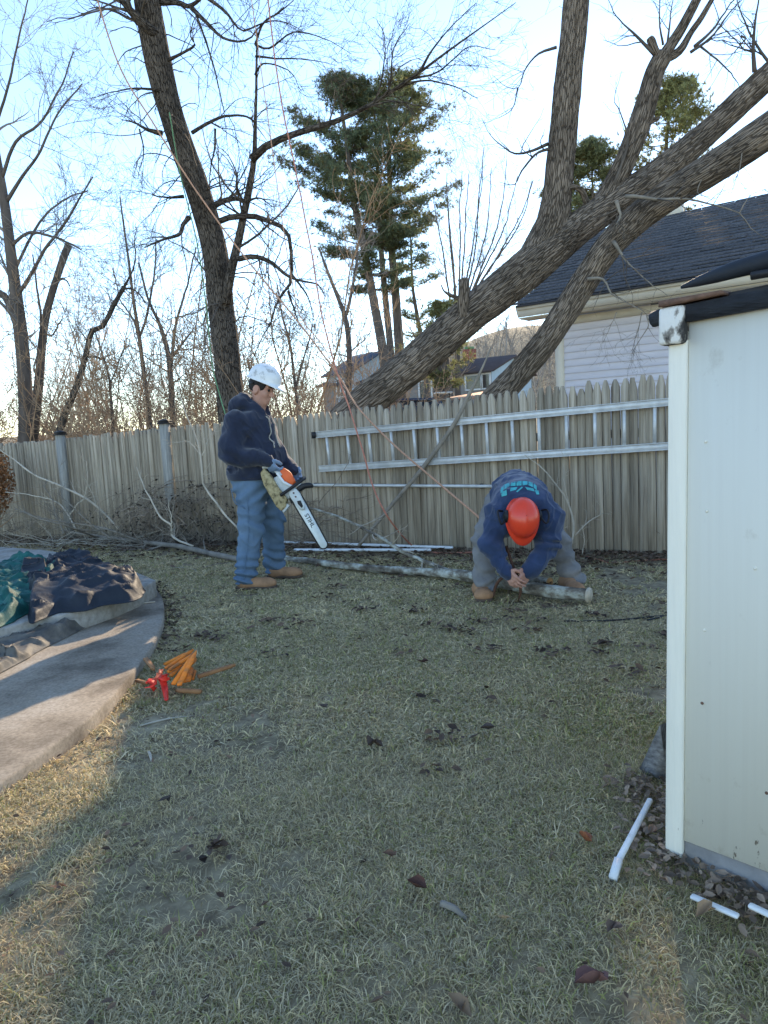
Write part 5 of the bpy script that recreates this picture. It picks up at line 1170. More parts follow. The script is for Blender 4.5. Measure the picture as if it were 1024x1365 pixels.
stake((264, 902), (314, 886), .026, .016, 'stake_wood', 'brown pointed stake lying right of the orange stakes', za=.05, zb=.07)
stake((268, 922), (234, 920), .026, .016, 'stake_wood', 'short brown stake with dark end below the orange stakes', za=.03, zb=.03)
stake((194, 878), (206, 893), .024, .014, 'stake_wood', 'stubby brown stake piece nearest the concrete edge', za=.07, zb=.04)
stake((182, 907), (198, 911), .018, .012, 'stake_wood', 'small brown wood chip left of the red flagging', za=.03, zb=.03)
def flag(ctrl, w, m, label, parts=()):
    C = smooth_path(np.array([gnd(px, py, z) for px, py, z in ctrl]), 18)
    T = _norm(np.gradient(C, axis=0)); S = _norm(np.cross(T, np.array([0.2, -.5, 1.0])))
    ww = np.interp(np.linspace(0, 1, 18), np.linspace(0, 1, len(w)), w)[:, None]
    tw_ = .012 * np.sin(np.linspace(0, 14, 18))[:, None] * np.array([[.2, -.6, .8]])
    V = np.stack([C - S * ww / 2 + tw_, C + tw_ * -.8 + [0, 0, .006], C + S * ww / 2 + tw_], 1).reshape(-1, 3)
    f = np.array([[3 * k + i, 3 * k + i + 1, 3 * k + 4 + i, 3 * k + 3 + i] for k in range(17) for i in (0, 1)])
    o = MB().add(V, f).build('flagging_ribbon', M[m], smooth=True, label=label, cat='ribbon'); sm = o.modifiers.new('t', 'SOLIDIFY'); sm.thickness = .003; return o
flag([(215, 900, .06), (217, 905, .075), (219, 914, .05), (221, 925, .035), (222, 934, .03)], [.02, .045, .03, .026, .016], 'flag_red', 'bright red flagging ribbon trailing down onto the grass')
flag([(223, 905, .06), (219, 903, .09), (214, 905, .06)], [.03, .05, .03], 'flag_red', 'short bright red ribbon scrap knotted on the stakes')
flag([(216, 893, .10), (212, 899, .10), (207, 905, .08), (203, 910, .07)], [.018, .022, .02, .03], 'flag_pink', 'pink orange ribbon at the left end of the stakes')
flag([(205, 905, .08), (201, 911, .08), (200, 917, .05), (207, 916, .04)], [.03, .055, .05, .03], 'flag_red', 'crumpled red ribbon ball nearest the concrete')
# single sticks on the lawn
for a, b, r, m, lab in (((186, 963), (258, 950), .004, 'twig_pale', 'thin curved twig on the grass below the stakes'), ((588, 1206), (622, 1222), .010, 'stick', 'short broken grey stick in the near grass'), ((232, 755), (268, 760), .006, 'twig_pale', 'pale stick on the lawn left of the man with helmet'),
                        ((272, 755), (318, 748), .007, 'brush', 'dark stick on the lawn pointing at the jeans'), ((198, 1000), (202, 1012), .006, 'twig_pale', 'stubby pale stick standing in the left lawn'), ((700, 850), (722, 846), .005, 'brush', 'small dark twig right of the lawn centre')):
    P, R = gpath([a, ((a[0] + b[0]) / 2, (a[1] + b[1]) / 2 - 2), b], [r, r, r * .5], 10, 1.6); MB().tube(P, R, 6).build('stick', M[m], smooth=True, label=lab, cat='stick')

# ---------------------------------------------------------------- lawn
def fdist(x, y):                                            # metres in front of the fence line
    return (x - FL[0]) * FN[0] + (y - FL[1]) * FN[1]
APOLY = np.array(APRON)
s0 = S0[:2]; sd = ds[:2]; sn_ = np.array([-sd[1], sd[0]])
def in_shed(x, y):
    a = (x - s0[0]) * sd[0] + (y - s0[1]) * sd[1]; b = (x - s0[0]) * sn_[0] + (y - s0[1]) * sn_[1]
    return (a > -.01) & (b > -.01) & (a < 1.8) & (b < 1.7)
def scatter(n, y0, y1, half=.70, extra=.35):
    y = y0 + (y1 - y0) * RNG.random(n); w = half * y + extra
    x = RNG.uniform(-1, 1, n) * (half * y1 + extra); k = np.abs(x) < w
    x, y = x[k], y[k]
    k = ~in_poly(x, y, APOLY) & ~in_shed(x, y) & (fdist(x, y) > .05)
    return x[k], y[k]
def blade_cols(n, pg):
    green = RNG.random(n) < pg
    straw = np.array([.82, .67, .37]) * RNG.uniform(.42, 1.15, (n, 1)); grey = np.array([.70, .585, .37]) * RNG.uniform(.40, 1.15, (n, 1))
    gr = np.array([.34, .34, .13]) * RNG.uniform(.45, 1.35, (n, 1)) + np.array([.06, .04, 0]) * RNG.random((n, 1))
    return green, np.where(green[:, None], gr, np.where(RNG.random((n, 1)) < .55, straw, grey))
def blades(x, y, z0, hl, wd, pg):
    n = len(x); green, col = blade_cols(n, pg)
    az = RNG.uniform(0, 2 * math.pi, n)
    el0 = np.where(green, RNG.uniform(.25, 1.1, n), RNG.uniform(.02, .75, n)); el1 = el0 - RNG.uniform(.2, 1.4, n)
    L = RNG.uniform(.45, 1.35, n) * hl
    az1 = az + RNG.normal(size=n) * .3
    d0 = np.stack([np.cos(az) * np.cos(el0), np.sin(az) * np.cos(el0), np.sin(el0)], -1)
    d1 = np.stack([np.cos(az1) * np.cos(el1), np.sin(az1) * np.cos(el1), np.sin(el1)], -1)
    B = np.stack([x, y, z0 - .004], -1); Mi = B + d0 * L[:, None] * .5; T = Mi + d1 * L[:, None] * .5
    lift = RNG.uniform(.002, .016, n); Mi[:, 2] = np.maximum(Mi[:, 2], z0 + lift); T[:, 2] = np.maximum(T[:, 2], z0 + lift * .7)
    S = np.stack([-np.sin(az), np.cos(az), RNG.normal(size=n) * .3], -1)
    w = (wd * RNG.uniform(.5, 1.5, n))[:, None] / 2
    V = np.stack([B - S * w, B + S * w, Mi - S * w * .9, Mi + S * w * .9, T], 1)
    i = np.arange(n)[:, None] * 5
    return V.reshape(-1, 3), i + np.array([[0, 1, 3, 2]]), i + np.array([[2, 3, 4]]), np.repeat(col, 5, 0)
# tufts, then points where they grow (nobody could count blades)
TUFT = bpy.data.collections.new('grass_tufts')
NV = 7
for si, wd in enumerate((.0021, .0033, .0052)):
    for ti, pg in enumerate((.02, .14, .36, .66)):
        for vi in range(NV):
            nb = 46; r = .062 * np.sqrt(RNG.random(nb)); th = RNG.uniform(0, 6.283, nb)
            V, q, t, c = blades(r * np.cos(th), r * np.sin(th), np.zeros(nb), (.042, .047, .052)[si], wd, pg)
            m_ = MB(); m_.add(V, q, c * RNG.uniform(.85, 1.12)); m_.f[3].append(t)
            me = m_.mesh('tuft'); me.materials.append(M['blade'])
            TUFT.objects.link(bpy.data.objects.new('tuft_%03d' % ((si * 4 + ti) * NV + vi), me))
pts, kinds, rots, scs = [], [], [], []
for si, (n, y0, y1) in enumerate(((9000, 1.1, 2.7), (15000, 2.7, 4.6), (32000, 4.6, 9.4))):
    x, y = scatter(n, y0, y1)
    clump = n2(x, y, 6, 70) + .6 * n2(x, y, 17, 71); bare = n2(x, y, 1.6, 72) + .7 * n2(x, y, 4.5, 73); fd = fdist(x, y)
    k = (RNG.random(len(x)) < np.clip(.85 + .3 * clump, .25, 1)) & (RNG.random(len(x)) < np.clip(1.0 + 1.1 * bare, .12, 1)) & (RNG.random(len(x)) < np.clip(fd / 1.6 - .1, .05, 1))
    x, y, clump = x[k], y[k], clump[k]; n = len(x)
    gx = n2(x, y, 1.1, 80) + .6 * n2(x, y, 3.7, 81) + .35 * RNG.normal(size=n)
    g = .70 + .75 * gx + 1.0 * sstep(.0, 1.2, x) * (1 - sstep(2.8, 4.4, y)) + .25 * (1 - sstep(1.8, 4, y))
    ty = np.clip(np.round(g), 0, 3).astype(int)
    pts.append(np.stack([x, y, hgt(x, y)], -1)); kinds.append((si * 4 + ty) * NV + RNG.integers(0, NV, n))
    rots.append(np.stack([RNG.normal(size=n) * .08, RNG.normal(size=n) * .08, RNG.uniform(0, 6.283, n)], -1)); scs.append(RNG.uniform(.7, 1.25, n) * (1 + .22 * clump))
pts, kinds, rots, scs = map(np.concatenate, (pts, kinds, rots, scs))
gme = bpy.data.meshes.new('grass'); gme.vertices.add(len(pts)); gme.vertices.foreach_set('co', pts.astype(np.float32).ravel())
for nm, ty_, ky, arr in (('pick', 'INT', 'value', kinds.astype(np.int32)), ('turn', 'FLOAT_VECTOR', 'vector', rots.astype(np.float32).ravel()), ('size', 'FLOAT', 'value', scs.astype(np.float32))):
    at_ = gme.attributes.new(nm, ty_, 'POINT'); at_.data.foreach_set(ky, arr)
gme.materials.append(M['blade'])
grass = link(bpy.data.objects.new('grass', gme)); props(grass, 'short matted winter grass, straw coloured with green', kind='stuff')
ng = bpy.data.node_groups.new('tufts_on_points', 'GeometryNodeTree')
ng.interface.new_socket('Geometry', in_out='INPUT', socket_type='NodeSocketGeometry'); ng.interface.new_socket('Geometry', in_out='OUTPUT', socket_type='NodeSocketGeometry')
GI, GO = ng.nodes.new('NodeGroupInput'), ng.nodes.new('NodeGroupOutput')
IP = ng.nodes.new('GeometryNodeInstanceOnPoints'); CI = ng.nodes.new('GeometryNodeCollectionInfo')
CI.inputs['Collection'].default_value = TUFT; CI.inputs['Separate Children'].default_value = True; CI.inputs['Reset Children'].default_value = True
IP.inputs['Pick Instance'].default_value = True
def named(n_, t_):
    a_ = ng.nodes.new('GeometryNodeInputNamedAttribute'); a_.data_type = t_; a_.inputs['Name'].default_value = n_; return a_.outputs['Attribute']
ng.links.new(GI.outputs[0], IP.inputs['Points']); ng.links.new(CI.outputs[0], IP.inputs['Instance'])
ng.links.new(named('pick', 'INT'), IP.inputs['Instance Index']); ng.links.new(named('turn', 'FLOAT_VECTOR'), IP.inputs['Rotation']); ng.links.new(named('size', 'FLOAT'), IP.inputs['Scale'])
ng.links.new(IP.outputs[0], GO.inputs[0])
gm = grass.modifiers.new('tufts', 'NODES'); gm.node_group = ng
# leaf litter
def leaf_mesh(x, y, z, L, col, curl=.6):
    n = len(x); az = RNG.uniform(0, 2 * math.pi, n); u = np.stack([np.cos(az), np.sin(az), RNG.normal(size=n) * .25], -1); u = _norm(u)
    v = _norm(np.cross(np.stack([RNG.normal(size=n) * .35, RNG.normal(size=n) * .35, np.ones(n)], -1), u)); w = np.cross(u, v)
    C = np.stack([x, y, z], -1); L = L[:, None]; c = (RNG.uniform(.1, 1, n) * curl)[:, None]
    pts = [C - u * L, C - u * L * .3 - v * L * .5 + w * L * c * .6, C - u * L * .3 + v * L * .5 + w * L * c * .6, C + u * L * .35 - v * L * .42 + w * L * c * .7, C + u * L * .35 + v * L * .42 + w * L * c * .7, C + u * L + w * L * c * .5, C + w * L * -.05 - u * L * .1]
    V = np.stack(pts, 1); i = np.arange(n)[:, None] * 7
    T = np.concatenate([i + np.array([t]) for t in ([0, 6, 1], [0, 2, 6], [1, 6, 3], [6, 2, 4], [3, 6, 5], [6, 4, 5])])
    return V.reshape(-1, 3), T, np.repeat(col, 7, 0)
def litter(name, x, y, L, label, base=(.115, .075, .05), dz=.012):
    n = len(x); col = np.array(base) * RNG.uniform(.4, 1.8, (n, 1)) + np.array([.05, .035, .02]) * (RNG.random((n, 1)) < .25)
    V, T, c = leaf_mesh(x, y, hgt(x, y) + dz + .02 * RNG.random(n), RNG.uniform(.5, 1.3, n) * L, col)
    MB().add(V, T, c).build(name, M['leaf'], kind='stuff', label=label)
x, y = scatter(15000, 1.2, 9.6); fd = fdist(x, y)
den = np.clip(.25 + .5 * n2(x, y, 1.8, 60) - .3 * n2(x, y, 1.6, 72), .02, 1); k = RNG.random(len(x)) < np.maximum(den, np.clip(1 - fd / 1.1, 0, 1)); 
litter('leaf_litter', x[k], y[k], .014, 'small brown leaf bits scattered through the lawn')
cx, cy = scatter(520, 1.5, 8.5); kc = (n2(cx, cy, .9, 64) > -.1); cx, cy = cx[kc], cy[kc]; rep = RNG.integers(4, 20, len(cx))
x = np.repeat(cx, rep) + RNG.normal(size=rep.sum()) * .045; y = np.repeat(cy, rep) + RNG.normal(size=rep.sum()) * .035; k = ~in_poly(x, y, APOLY) & ~in_shed(x, y)
litter('leaf_litter', x[k], y[k], .022, 'small clumps of dark curled leaves matted into the lawn', base=(.10, .068, .048), dz=.022)
t = RNG.random(4200); s_ = np.abs(RNG.normal(size=4200)) * .45
x = FL[0] - .5 + (FR[0] + 1 - FL[0]) * t + FN[0] * s_; y = FL[1] + .22 + (FR[1] - FL[1] - .45) * t + FN[1] * s_
litter('leaf_litter', x, y, .026, 'brown leaves drifted along the foot of the fence')
P = np.array([gnd(*p)[:2] for p in ((855, 1060), (876, 1085), (874, 1120), (890, 1160), (960, 1195), (1010, 1215))])
i = RNG.integers(0, len(P), 520); q = P[i] + RNG.normal(size=(520, 2)) * .05
litter('leaf_litter', q[:, 0], q[:, 1], .015, 'dark curled leaves gathered round the shed corner', base=(.24, .175, .125), dz=.02)
q = np.array([gnd(255, 760)[:2]]) + 0
e_ = apron[20:]; i = RNG.integers(0, len(e_), 260); q = e_[i] + RNG.normal(size=(260, 2)) * .05 + [.05, -.03]
k = ~in_poly(q[:, 0], q[:, 1], APOLY); litter('leaf_litter', q[k, 0], q[k, 1], .02, 'dark leaf crumbs along the concrete edge', base=(.09, .06, .04))
x, y = scatter(60000, -12, 0); 
xb = RNG.uniform(-14, 8, 9000); yb = RNG.uniform(8, 22, 9000); k = fdist(xb, yb) < -.2
litter('leaf_litter', xb[k], yb[k], .05, 'brown leaves lying beyond the fence', base=(.22, .14, .08))
# single large leaves
LG = 'large dead leaves on the lawn'
for px, py, L, col, lab in ((556, 1188, .05, (.10, .045, .03), 'large dark brown curled leaf in the near grass centre'), (790, 1318, .05, (.16, .085, .075), 'large purplish dead leaf at the bottom right'), (780, 1125, .035, (.26, .10, .05), 'rust coloured leaf left of the white downspout piece'),
                            (938, 1222, .04, (.30, .20, .12), 'pale tan leaf below the white trim strip'), (562, 885, .045, (.07, .04, .03), 'dark dead leaf clump mid lawn below the log'), (495, 998, .06, (.08, .055, .04), 'wide dark leaf clump in the middle of the lawn'), (580, 940, .035, (.10, .08, .06), 'small dark leaf right of the lawn centre'),
                            (650, 975, .045, (.08, .06, .05), 'dark curled leaf toward the right lawn'), (868, 1112, .03, (.24, .15, .10), 'tan leaf inside the corner by the downspout piece'), (815, 1245, .035, (.14, .10, .08), 'grey brown leaf below the downspout piece'), (612, 1350, .045, (.20, .14, .09), 'tan leaf at the bottom edge of the lawn'),
                            (220, 1070, .04, (.06, .045, .035), 'dark leaf in the hollow of the left lawn'), (430, 945, .04, (.09, .065, .05), 'dark leaf scrap left of the lawn centre'), (520, 1145, .03, (.14, .08, .05), 'little brown leaf in the near lawn'), (75, 1188, .03, (.12, .07, .045), 'brown leaf in the lower left lawn'), (672, 1230, .025, (.34, .24, .14), 'small pale upright leaf in the near right lawn')):
    p = gnd(px, py, .03); obs = []
    V, T, c = leaf_mesh(np.array([p[0]]), np.array([p[1]]), np.array([p[2] + .012]), np.array([L * .72]), np.array([col]) * 1.25, 1.5)
    V2, T2, c2 = leaf_mesh(np.array([p[0] + L * .4]), np.array([p[1] + .01]), np.array([p[2] + .008]), np.array([L * .5]), np.array([col]) * 1.5, 1.4)
    MB().add(V, T, c).add(V2, T2, c2).build('dead_leaf', M['leaf'], label=lab, cat='leaf', group=LG)
# ---------------------------------------------------------------- figures: distance fields meshed with surface nets
def A3(*p): return np.array(p, dtype=np.float32)
def cap(a, b, ra, rb, sc=(1, 1, 1)):
    sc = A3(*sc); a = A3(*a) / sc; b = A3(*b) / sc; ba = b - a; L2 = max(float(ba @ ba), 1e-9); ms = float(min(sc))
    def f(P):
        p = P / sc - a; t = np.clip((p @ ba) / L2, 0, 1)
        return (np.linalg.norm(p - t[:, None] * ba, axis=1) - (ra + (rb - ra) * t)) * ms
    return f
def ell(c, r, R=None):
    c = A3(*c); r = A3(*r); Rm = None if R is None else np.asarray(R, np.float32)
    def f(P):
        p = P - c
        if Rm is not None: p = p @ Rm
        k0 = np.linalg.norm(p / r, axis=1); k1 = np.linalg.norm(p / (r * r), axis=1) + 1e-6
        return k0 * (k0 - 1) / k1
    return f
def smin(a, b, k):
    h = np.clip(.5 + .5 * (b - a) / k, 0, 1); return b * (1 - h) + a * h - k * h * (1 - h)
def blend(prims, k):
    def f(P):
        d = None
        for p in prims:
            kk = k
            if isinstance(p, tuple): p, kk = p
            v = p(P); d = v if d is None else smin(d, v, kk)
        return d
    return f
def carve(base, prims, k=.01):
    def f(P):
        d = base(P)
        for p in prims: d = -smin(-d, p(P), k)
        return d
    return f
def halfspace(pt, n):
    pt = A3(*pt); n = A3(*n) / np.linalg.norm(n)
    return lambda P: (P - pt) @ n                          # negative behind the plane
def inter(*fs):
    return lambda P: np.maximum.reduce([f(P) for f in fs])
def wrinkle(f, fn):
    return lambda P: f(P) + fn(P)
def nets(fn, lo, hi, h):
    lo = np.array(lo, float); hi = np.array(hi, float)
    n = np.ceil((hi - lo) / h).astype(int) + 1
    ax = [(lo[i] + h * np.arange(n[i])).astype(np.float32) for i in range(3)]
    D = np.empty(n, np.float32)
    cs = max(1, int(400000 / (n[1] * n[2])))
    for s in range(0, n[0], cs):
        g = np.stack(np.meshgrid(ax[0][s:s + cs], ax[1], ax[2], indexing='ij'), -1)
        D[s:s + cs] = fn(g.reshape(-1, 3)).reshape(g.shape[:3])
    S = D < 0
    cr = [(i, j, k) for i in (0, 1) for j in (0, 1) for k in (0, 1)]
    sl = lambda A, c: A[c[0]:n[0] - 1 + c[0], c[1]:n[1] - 1 + c[1], c[2]:n[2] - 1 + c[2]]
    cnt = sum(sl(S, c).astype(np.int8) for c in cr)
    act = (cnt > 0) & (cnt < 8)
    I = np.argwhere(act); vid = np.full(act.shape, -1, np.int64); vid[act] = np.arange(len(I))
    acc = np.zeros((len(I), 3)); num = np.zeros(len(I))
    for a in cr:
        for d in range(3):
            if a[d]: continue
            b = list(a); b[d] = 1
            va = D[I[:, 0] + a[0], I[:, 1] + a[1], I[:, 2] + a[2]]; vb = D[I[:, 0] + b[0], I[:, 1] + b[1], I[:, 2] + b[2]]
            x = (va < 0) != (vb < 0); t = np.where(x, va / np.where(va == vb, 1, va - vb), 0)
            p = np.array(a, float) + np.zeros((len(I), 3)); p[:, d] += t
            acc[x] += p[x]; num[x] += 1
    V = lo + h * (I + acc / num[:, None])
    F = []
    for d in range(3):
        e1, e2 = [(1, 2), (2, 0), (0, 1)][d]
        s0 = [slice(None)] * 3; s1 = [slice(None)] * 3; s0[d] = slice(0, -1); s1[d] = slice(1, None)
        A, B = S[tuple(s0)], S[tuple(s1)]
        E = np.argwhere(A != B); fl = A[E[:, 0], E[:, 1], E[:, 2]]
        ok = (E[:, e1] > 0) & (E[:, e2] > 0) & (E[:, e1] < n[e1] - 1) & (E[:, e2] < n[e2] - 1); E, fl = E[ok], fl[ok]
        def g(o1, o2):
            q = E.copy(); q[:, e1] -= o1; q[:, e2] -= o2; return vid[q[:, 0], q[:, 1], q[:, 2]]
        q = np.stack([g(1, 1), g(0, 1), g(0, 0), g(1, 0)], 1)
        q[~fl] = q[~fl][:, ::-1]; F.append(q)
    return V, np.concatenate(F)
def sdf_obj(name, fn, lo, hi, h, m, parent, **kw):
    V, F = nets(fn, lo, hi, h)
    return MB().add(V, F).build(name, m, parent, smooth=True, **kw)
def frame(up, fwd):
    u = np.array(up, float); u /= np.linalg.norm(u); f = np.array(fwd, float); f -= u * (f @ u); f /= np.linalg.norm(f)
    return np.stack([f, np.cross(u, f), u], 1)             # columns: forward, left, up
def head_prims(c, R, s=1.0):
    """c: centre of the skull; local axes forward, left, up"""
    c = np.array(c); T = lambda x, y, z: tuple(c + R @ (np.array([x, y, z]) * s))
    E = lambda p, r: ell(T(*p), tuple(np.array(r) * s), R)
    add = [E((-.010, 0, .030), (.098, .077, .098)), E((.018, 0, -.040), (.070, .064, .080)), (E((.040, 0, -.088), (.040, .040, .034)), .03), (E((.058, 0, -.100), (.022, .024, .020)), .02),
           (E((.052, .036, -.035), (.030, .026, .030)), .02), (E((.052, -.036, -.035), (.030, .026, .030)), .02),
           (cap(T(.086, 0, .006), T(.106, 0, -.034), .009 * s, .014 * s), .012), (E((.098, .010, -.038), (.011, .010, .009)), .008), (E((.098, -.010, -.038), (.011, .010, .009)), .008),
           (cap(T(.072, .042, .022), T(.082, 0, .020), .012 * s, .012 * s), .012), (cap(T(.072, -.042, .022), T(.082, 0, .020), .012 * s, .012 * s), .012),
           (cap(T(.080, .022, -.064), T(.090, 0, -.061), .006 * s, .008 * s), .006), (cap(T(.080, -.022, -.064), T(.090, 0, -.061), .006 * s, .008 * s), .006),
           (cap(T(.080, .018, -.076), T(.089, 0, -.077), .007 * s, .009 * s), .006), (cap(T(.080, -.018, -.076), T(.089, 0, -.077), .007 * s, .009 * s), .006),
           (E((-.008, .078, -.018), (.026, .010, .036)), .01), (E((-.008, -.078, -.018), (.026, .010, .036)), .01), (E((-.012, .070, -.046), (.014, .010, .014)), .008), (E((-.012, -.070, -.046), (.014, .010, .014)), .008)]
    sub = [E((.092, .030, .002), (.016, .017, .010)), E((.092, -.030, .002), (.016, .017, .010)), E((-.002, .089, -.014), (.010, .006, .016)), E((-.002, -.089, -.014), (.010, .006, .016)), cap(T(.094, .018, -.0695), T(.098, -.018, -.0695), .003 * s, .003 * s)]
    eyes = [T(.079, .030, .000), T(.079, -.030, .000)]
    return add, sub, eyes, T
def hand_prims(wrist, d, palm_n, side, curl, s=1.0, spread=.25, thumb_in=.6):
    """wrist point, direction to the knuckles, palm normal, side=+1 thumb along d x n; fingers of three bent pieces"""
    w = np.array(wrist, float); d = np.array(d, float); d /= np.linalg.norm(d)
    nrm = np.array(palm_n, float); nrm -= d * (nrm @ d); nrm /= np.linalg.norm(nrm); t = np.cross(d, nrm) * side
    pr = []
    kn = []
    for k, (o, lk) in enumerate(((.035, .080), (.0125, .088), (-.0115, .084), (-.034, .074))):
        K = w + d * lk * s + t * o * s; kn.append(K); pr.append((cap(w + t * o * .6 * s + d * .01, K, .0155 * s, .0125 * s, ), .012))
    for K, L in zip(kn, (.068, .076, .070, .054)):
        a = 0.0; p = K
        for j, (fr, bend) in enumerate(((.45, curl * .75), (.32, curl), (.23, curl * .7))):
            a += bend; v = d * math.cos(a) + nrm * math.sin(a); q = p + v * L * fr * s * 1.15
            pr.append((cap(p, q, (.0092 - .0010 * j) * s, (.0086 - .0012 * j) * s), .002)); p = q
    p0 = w + d * .018 * s + t * .024 * s; p1 = p0 + (d * .45 + t * .75 + nrm * .35) * .042 * s; p2 = p1 + (d * .75 + t * .1 + nrm * thumb_in) * .036 * s; p3 = p2 + (d * .7 - t * .25 + nrm * thumb_in) * .028 * s
    pr += [(cap(p0, p1, .016 * s, .0125 * s), .010), (cap(p1, p2, .0115 * s, .0105 * s), .004), (cap(p2, p3, .0105 * s, .0085 * s), .004)]
    return pr
def boot(name, heel, toe, parent, up=.13, ankle=None, w=1.0, m='boot'):
    h_, t_ = np.array(heel, float), np.array(toe, float); d = (t_ - h_) * [1, 1, 0]; L = np.linalg.norm(d); d /= L; l = np.array([-d[1], d[0], 0])
    P = lambda a, b, z: tuple(h_ + d * a * L + l * b + [0, 0, z])
    ank = P(.26, 0, up) if ankle is None else tuple(ankle)
    pr = [ell(P(.20, 0, .055), (.060 * w, .055 * w, .055)), cap(P(.22, 0, .06), P(.74, 0, .040), .050 * w, .046 * w), ell(P(.80, 0, .045), (.072 * w, .056 * w, .046)), cap(P(.25, 0, .06), ank, .052 * w, .056 * w)]
    body = inter(blend(pr, .03), halfspace((0, 0, .022 + h_[2]), (0, 0, -1)))
    lo = np.minimum(np.minimum(h_, t_), ank) - .12; hi = np.maximum(np.maximum(h_, t_), ank) + .12
    o = sdf_obj(name, body, lo, hi, .008, M[m], parent)
    so = blend([cap(P(.12, 0, .02), P(.30, 0, .02), .050 * w, .046 * w), cap(P(.30, 0, .02), P(.78, 0, .02), .046 * w, .056 * w), ell(P(.84, 0, .02), (.064 * w, .055 * w, .05))], .02)
    sdf_obj('sole', inter(so, halfspace((0, 0, .026 + h_[2]), (0, 0, 1)), halfspace((0, 0, h_[2]), (0, 0, -1))), lo, hi, .008, M['sole'], o)
    for k in range(3):
        a = .36 + k * .09; c0 = np.array(P(a, -.028, .085 - .012 * k)); c1 = np.array(P(a, .028, .085 - .012 * k)); mid = (c0 + c1) / 2 + [0, 0, .014]
        MB().tube(smooth_path(np.array([c0, mid, c1]), 8), .0035, 5).build('lace', M['sole'], o)
    return o
def helmet(c, R, m, parent, s=1.0, brim=.055, ridge=.006):
    """dome with flared edge and peak; local forward, left, up"""
    c = np.array(c, float); rings = []; na = 56
    a = np.linspace(0, 2 * math.pi, na, endpoint=False)
    prof = [(math.sin(t), math.cos(t)) for t in np.linspace(.02, math.pi / 2, 16)]
    for u, z in prof:
        x = .142 * u ** .92 * np.cos(a); y = .112 * u ** .92 * np.sin(a); zz = .125 * z ** .85 + 0 * a
        rd = ridge * np.exp(-(y / .018) ** 2) * (z > .05) * np.clip(z * 2, 0, 1)
        rings.append(np.stack([x, y, zz + rd], 1))
    fr = np.clip(np.cos(a), 0, 1) ** 2.2
    for k, (o, dz) in enumerate(((.35, -.010), (1.0, -.016), (1.02, -.021), (.35, -.017), (-.02, -.010))):
        f = 1 + (o * (.010 + brim * fr)) / .14
        rings.append(np.stack([.142 * np.cos(a) * f, .112 * np.sin(a) * (1 + o * (.010 + brim * .35 * fr) / .14), dz - .014 * fr * o + 0 * a], 1))
    for u, z in prof[::-1][1:]:
        rings.append(np.stack([.136 * u ** .92 * np.cos(a), .106 * u ** .92 * np.sin(a), .118 * z ** .85 - .002 + 0 * a], 1))
    V = np.concatenate(rings) * s; V = c + V @ R.T
    K = len(rings); idx = np.arange(K * na).reshape(K, na)
    q = np.stack([idx[:-1], np.roll(idx[:-1], -1, 1), np.roll(idx[1:], -1, 1), idx[1:]], -1).reshape(-1, 4)[:, ::-1]
    return MB().add(V, q).build('hard_hat', m, parent, smooth=True)
def wr(P, fx, fy, fz, amp, seed):
    return amp * vnoise(P.astype(np.float64) * np.array([fx, fy, fz]) + seed).astype(np.float32)

def fold(P, sl, fu, fv, seed, amp=.012):
    q = np.stack([(P[:, 0] + sl * P[:, 2]) * fu, P[:, 1] * fu * .6, (P[:, 2] - sl * P[:, 0]) * fv], 1).astype(float)
    q = q + .35 * vnoise(q * .8 + 5)[:, None]
    r = (1 - np.abs(vnoise(q + seed))) ** 4 + .6 * (1 - np.abs(vnoise(q * 1.9 + seed + 40))) ** 5
    return (-amp * r + amp * .15).astype(np.float32)
# ================= man with the white helmet
g1 = gnd(345, 779)
man = empty('person', (g1[0], g1[1], 0), 0, 'standing man in white hard hat, navy hoodie and blue jeans holding a chainsaw', 'person')
hc = (.150, -.02, 1.665); Rh = frame((.34, -.05, 1), (1, -.34, -.34))
m2w = lambda px, py, yy: at(px, py, g1[1] + yy)
b0_, b1_ = m2w(394, 661, -.26), m2w(434, 731, -.30)
fx = _norm(b1_ - b0_); upv = np.array([.80, .12, .55]); upv = _norm(upv - fx * (upv @ fx)); lf = np.cross(upv, fx)     # lf: left of the saw (away from the camera)
SW = lambda x, y, z: b0_ + fx * x + lf * y + upv * z - np.array([g1[0], g1[1], 0])
add, sub, eyes, TH = head_prims(hc, Rh, 1.06)
# joints: near (camera) side is his right
shR, elR, wrR = (-.045, -.215, 1.40), (-.095, -.285, 1.14), (.105, -.285, 1.005)
shL, elL, wrL = (.060, .205, 1.40), (.120, .285, 1.16), (.305, .17, 1.00)
hipR, knR, anR = (.02, -.105, .86), (-.010, -.14, .48), (-.075, -.155, .09)
hipL, knL, anL = (.05, .105, .86), (.125, .17, .50), (.105, .27, .09)
hdR, hdL = tuple(SW(-.255, -.015, -.045)), tuple(SW(-.12, .155, .085))
wrR = tuple(np.array(hdR) + [-.055, .0, .085]); wrL = tuple(np.array(hdL) + [-.05, .03, .085])
torso = [cap((.04, 0, 1.10), (.05, 0, 1.36), .085, .10), cap((.07, 0, 1.40), (.13, -.01, 1.58), .065, .062)]
limbsP = [cap(shR, elR, .048, .040), cap(elR, wrR, .040, .029), cap(shL, elL, .048, .040), cap(elL, wrL, .040, .029)]
handR = hand_prims(wrR, np.array(hdR) - wrR, (.6, .6, -.1), 1, .75); handL = hand_prims(wrL, np.array(hdL) - wrL, (.3, -.6, -.6), -1, .75)
body_f = blend([blend(torso + limbsP, .05), (carve(blend(add, .03), sub, .006), .025), (blend(handR, .006), .012), (blend(handL, .006), .012)], .02)
sdf_obj('body', body_f, (-.32, -.42, .74), (.52, .40, 1.83), .0060, M['skin'], man)
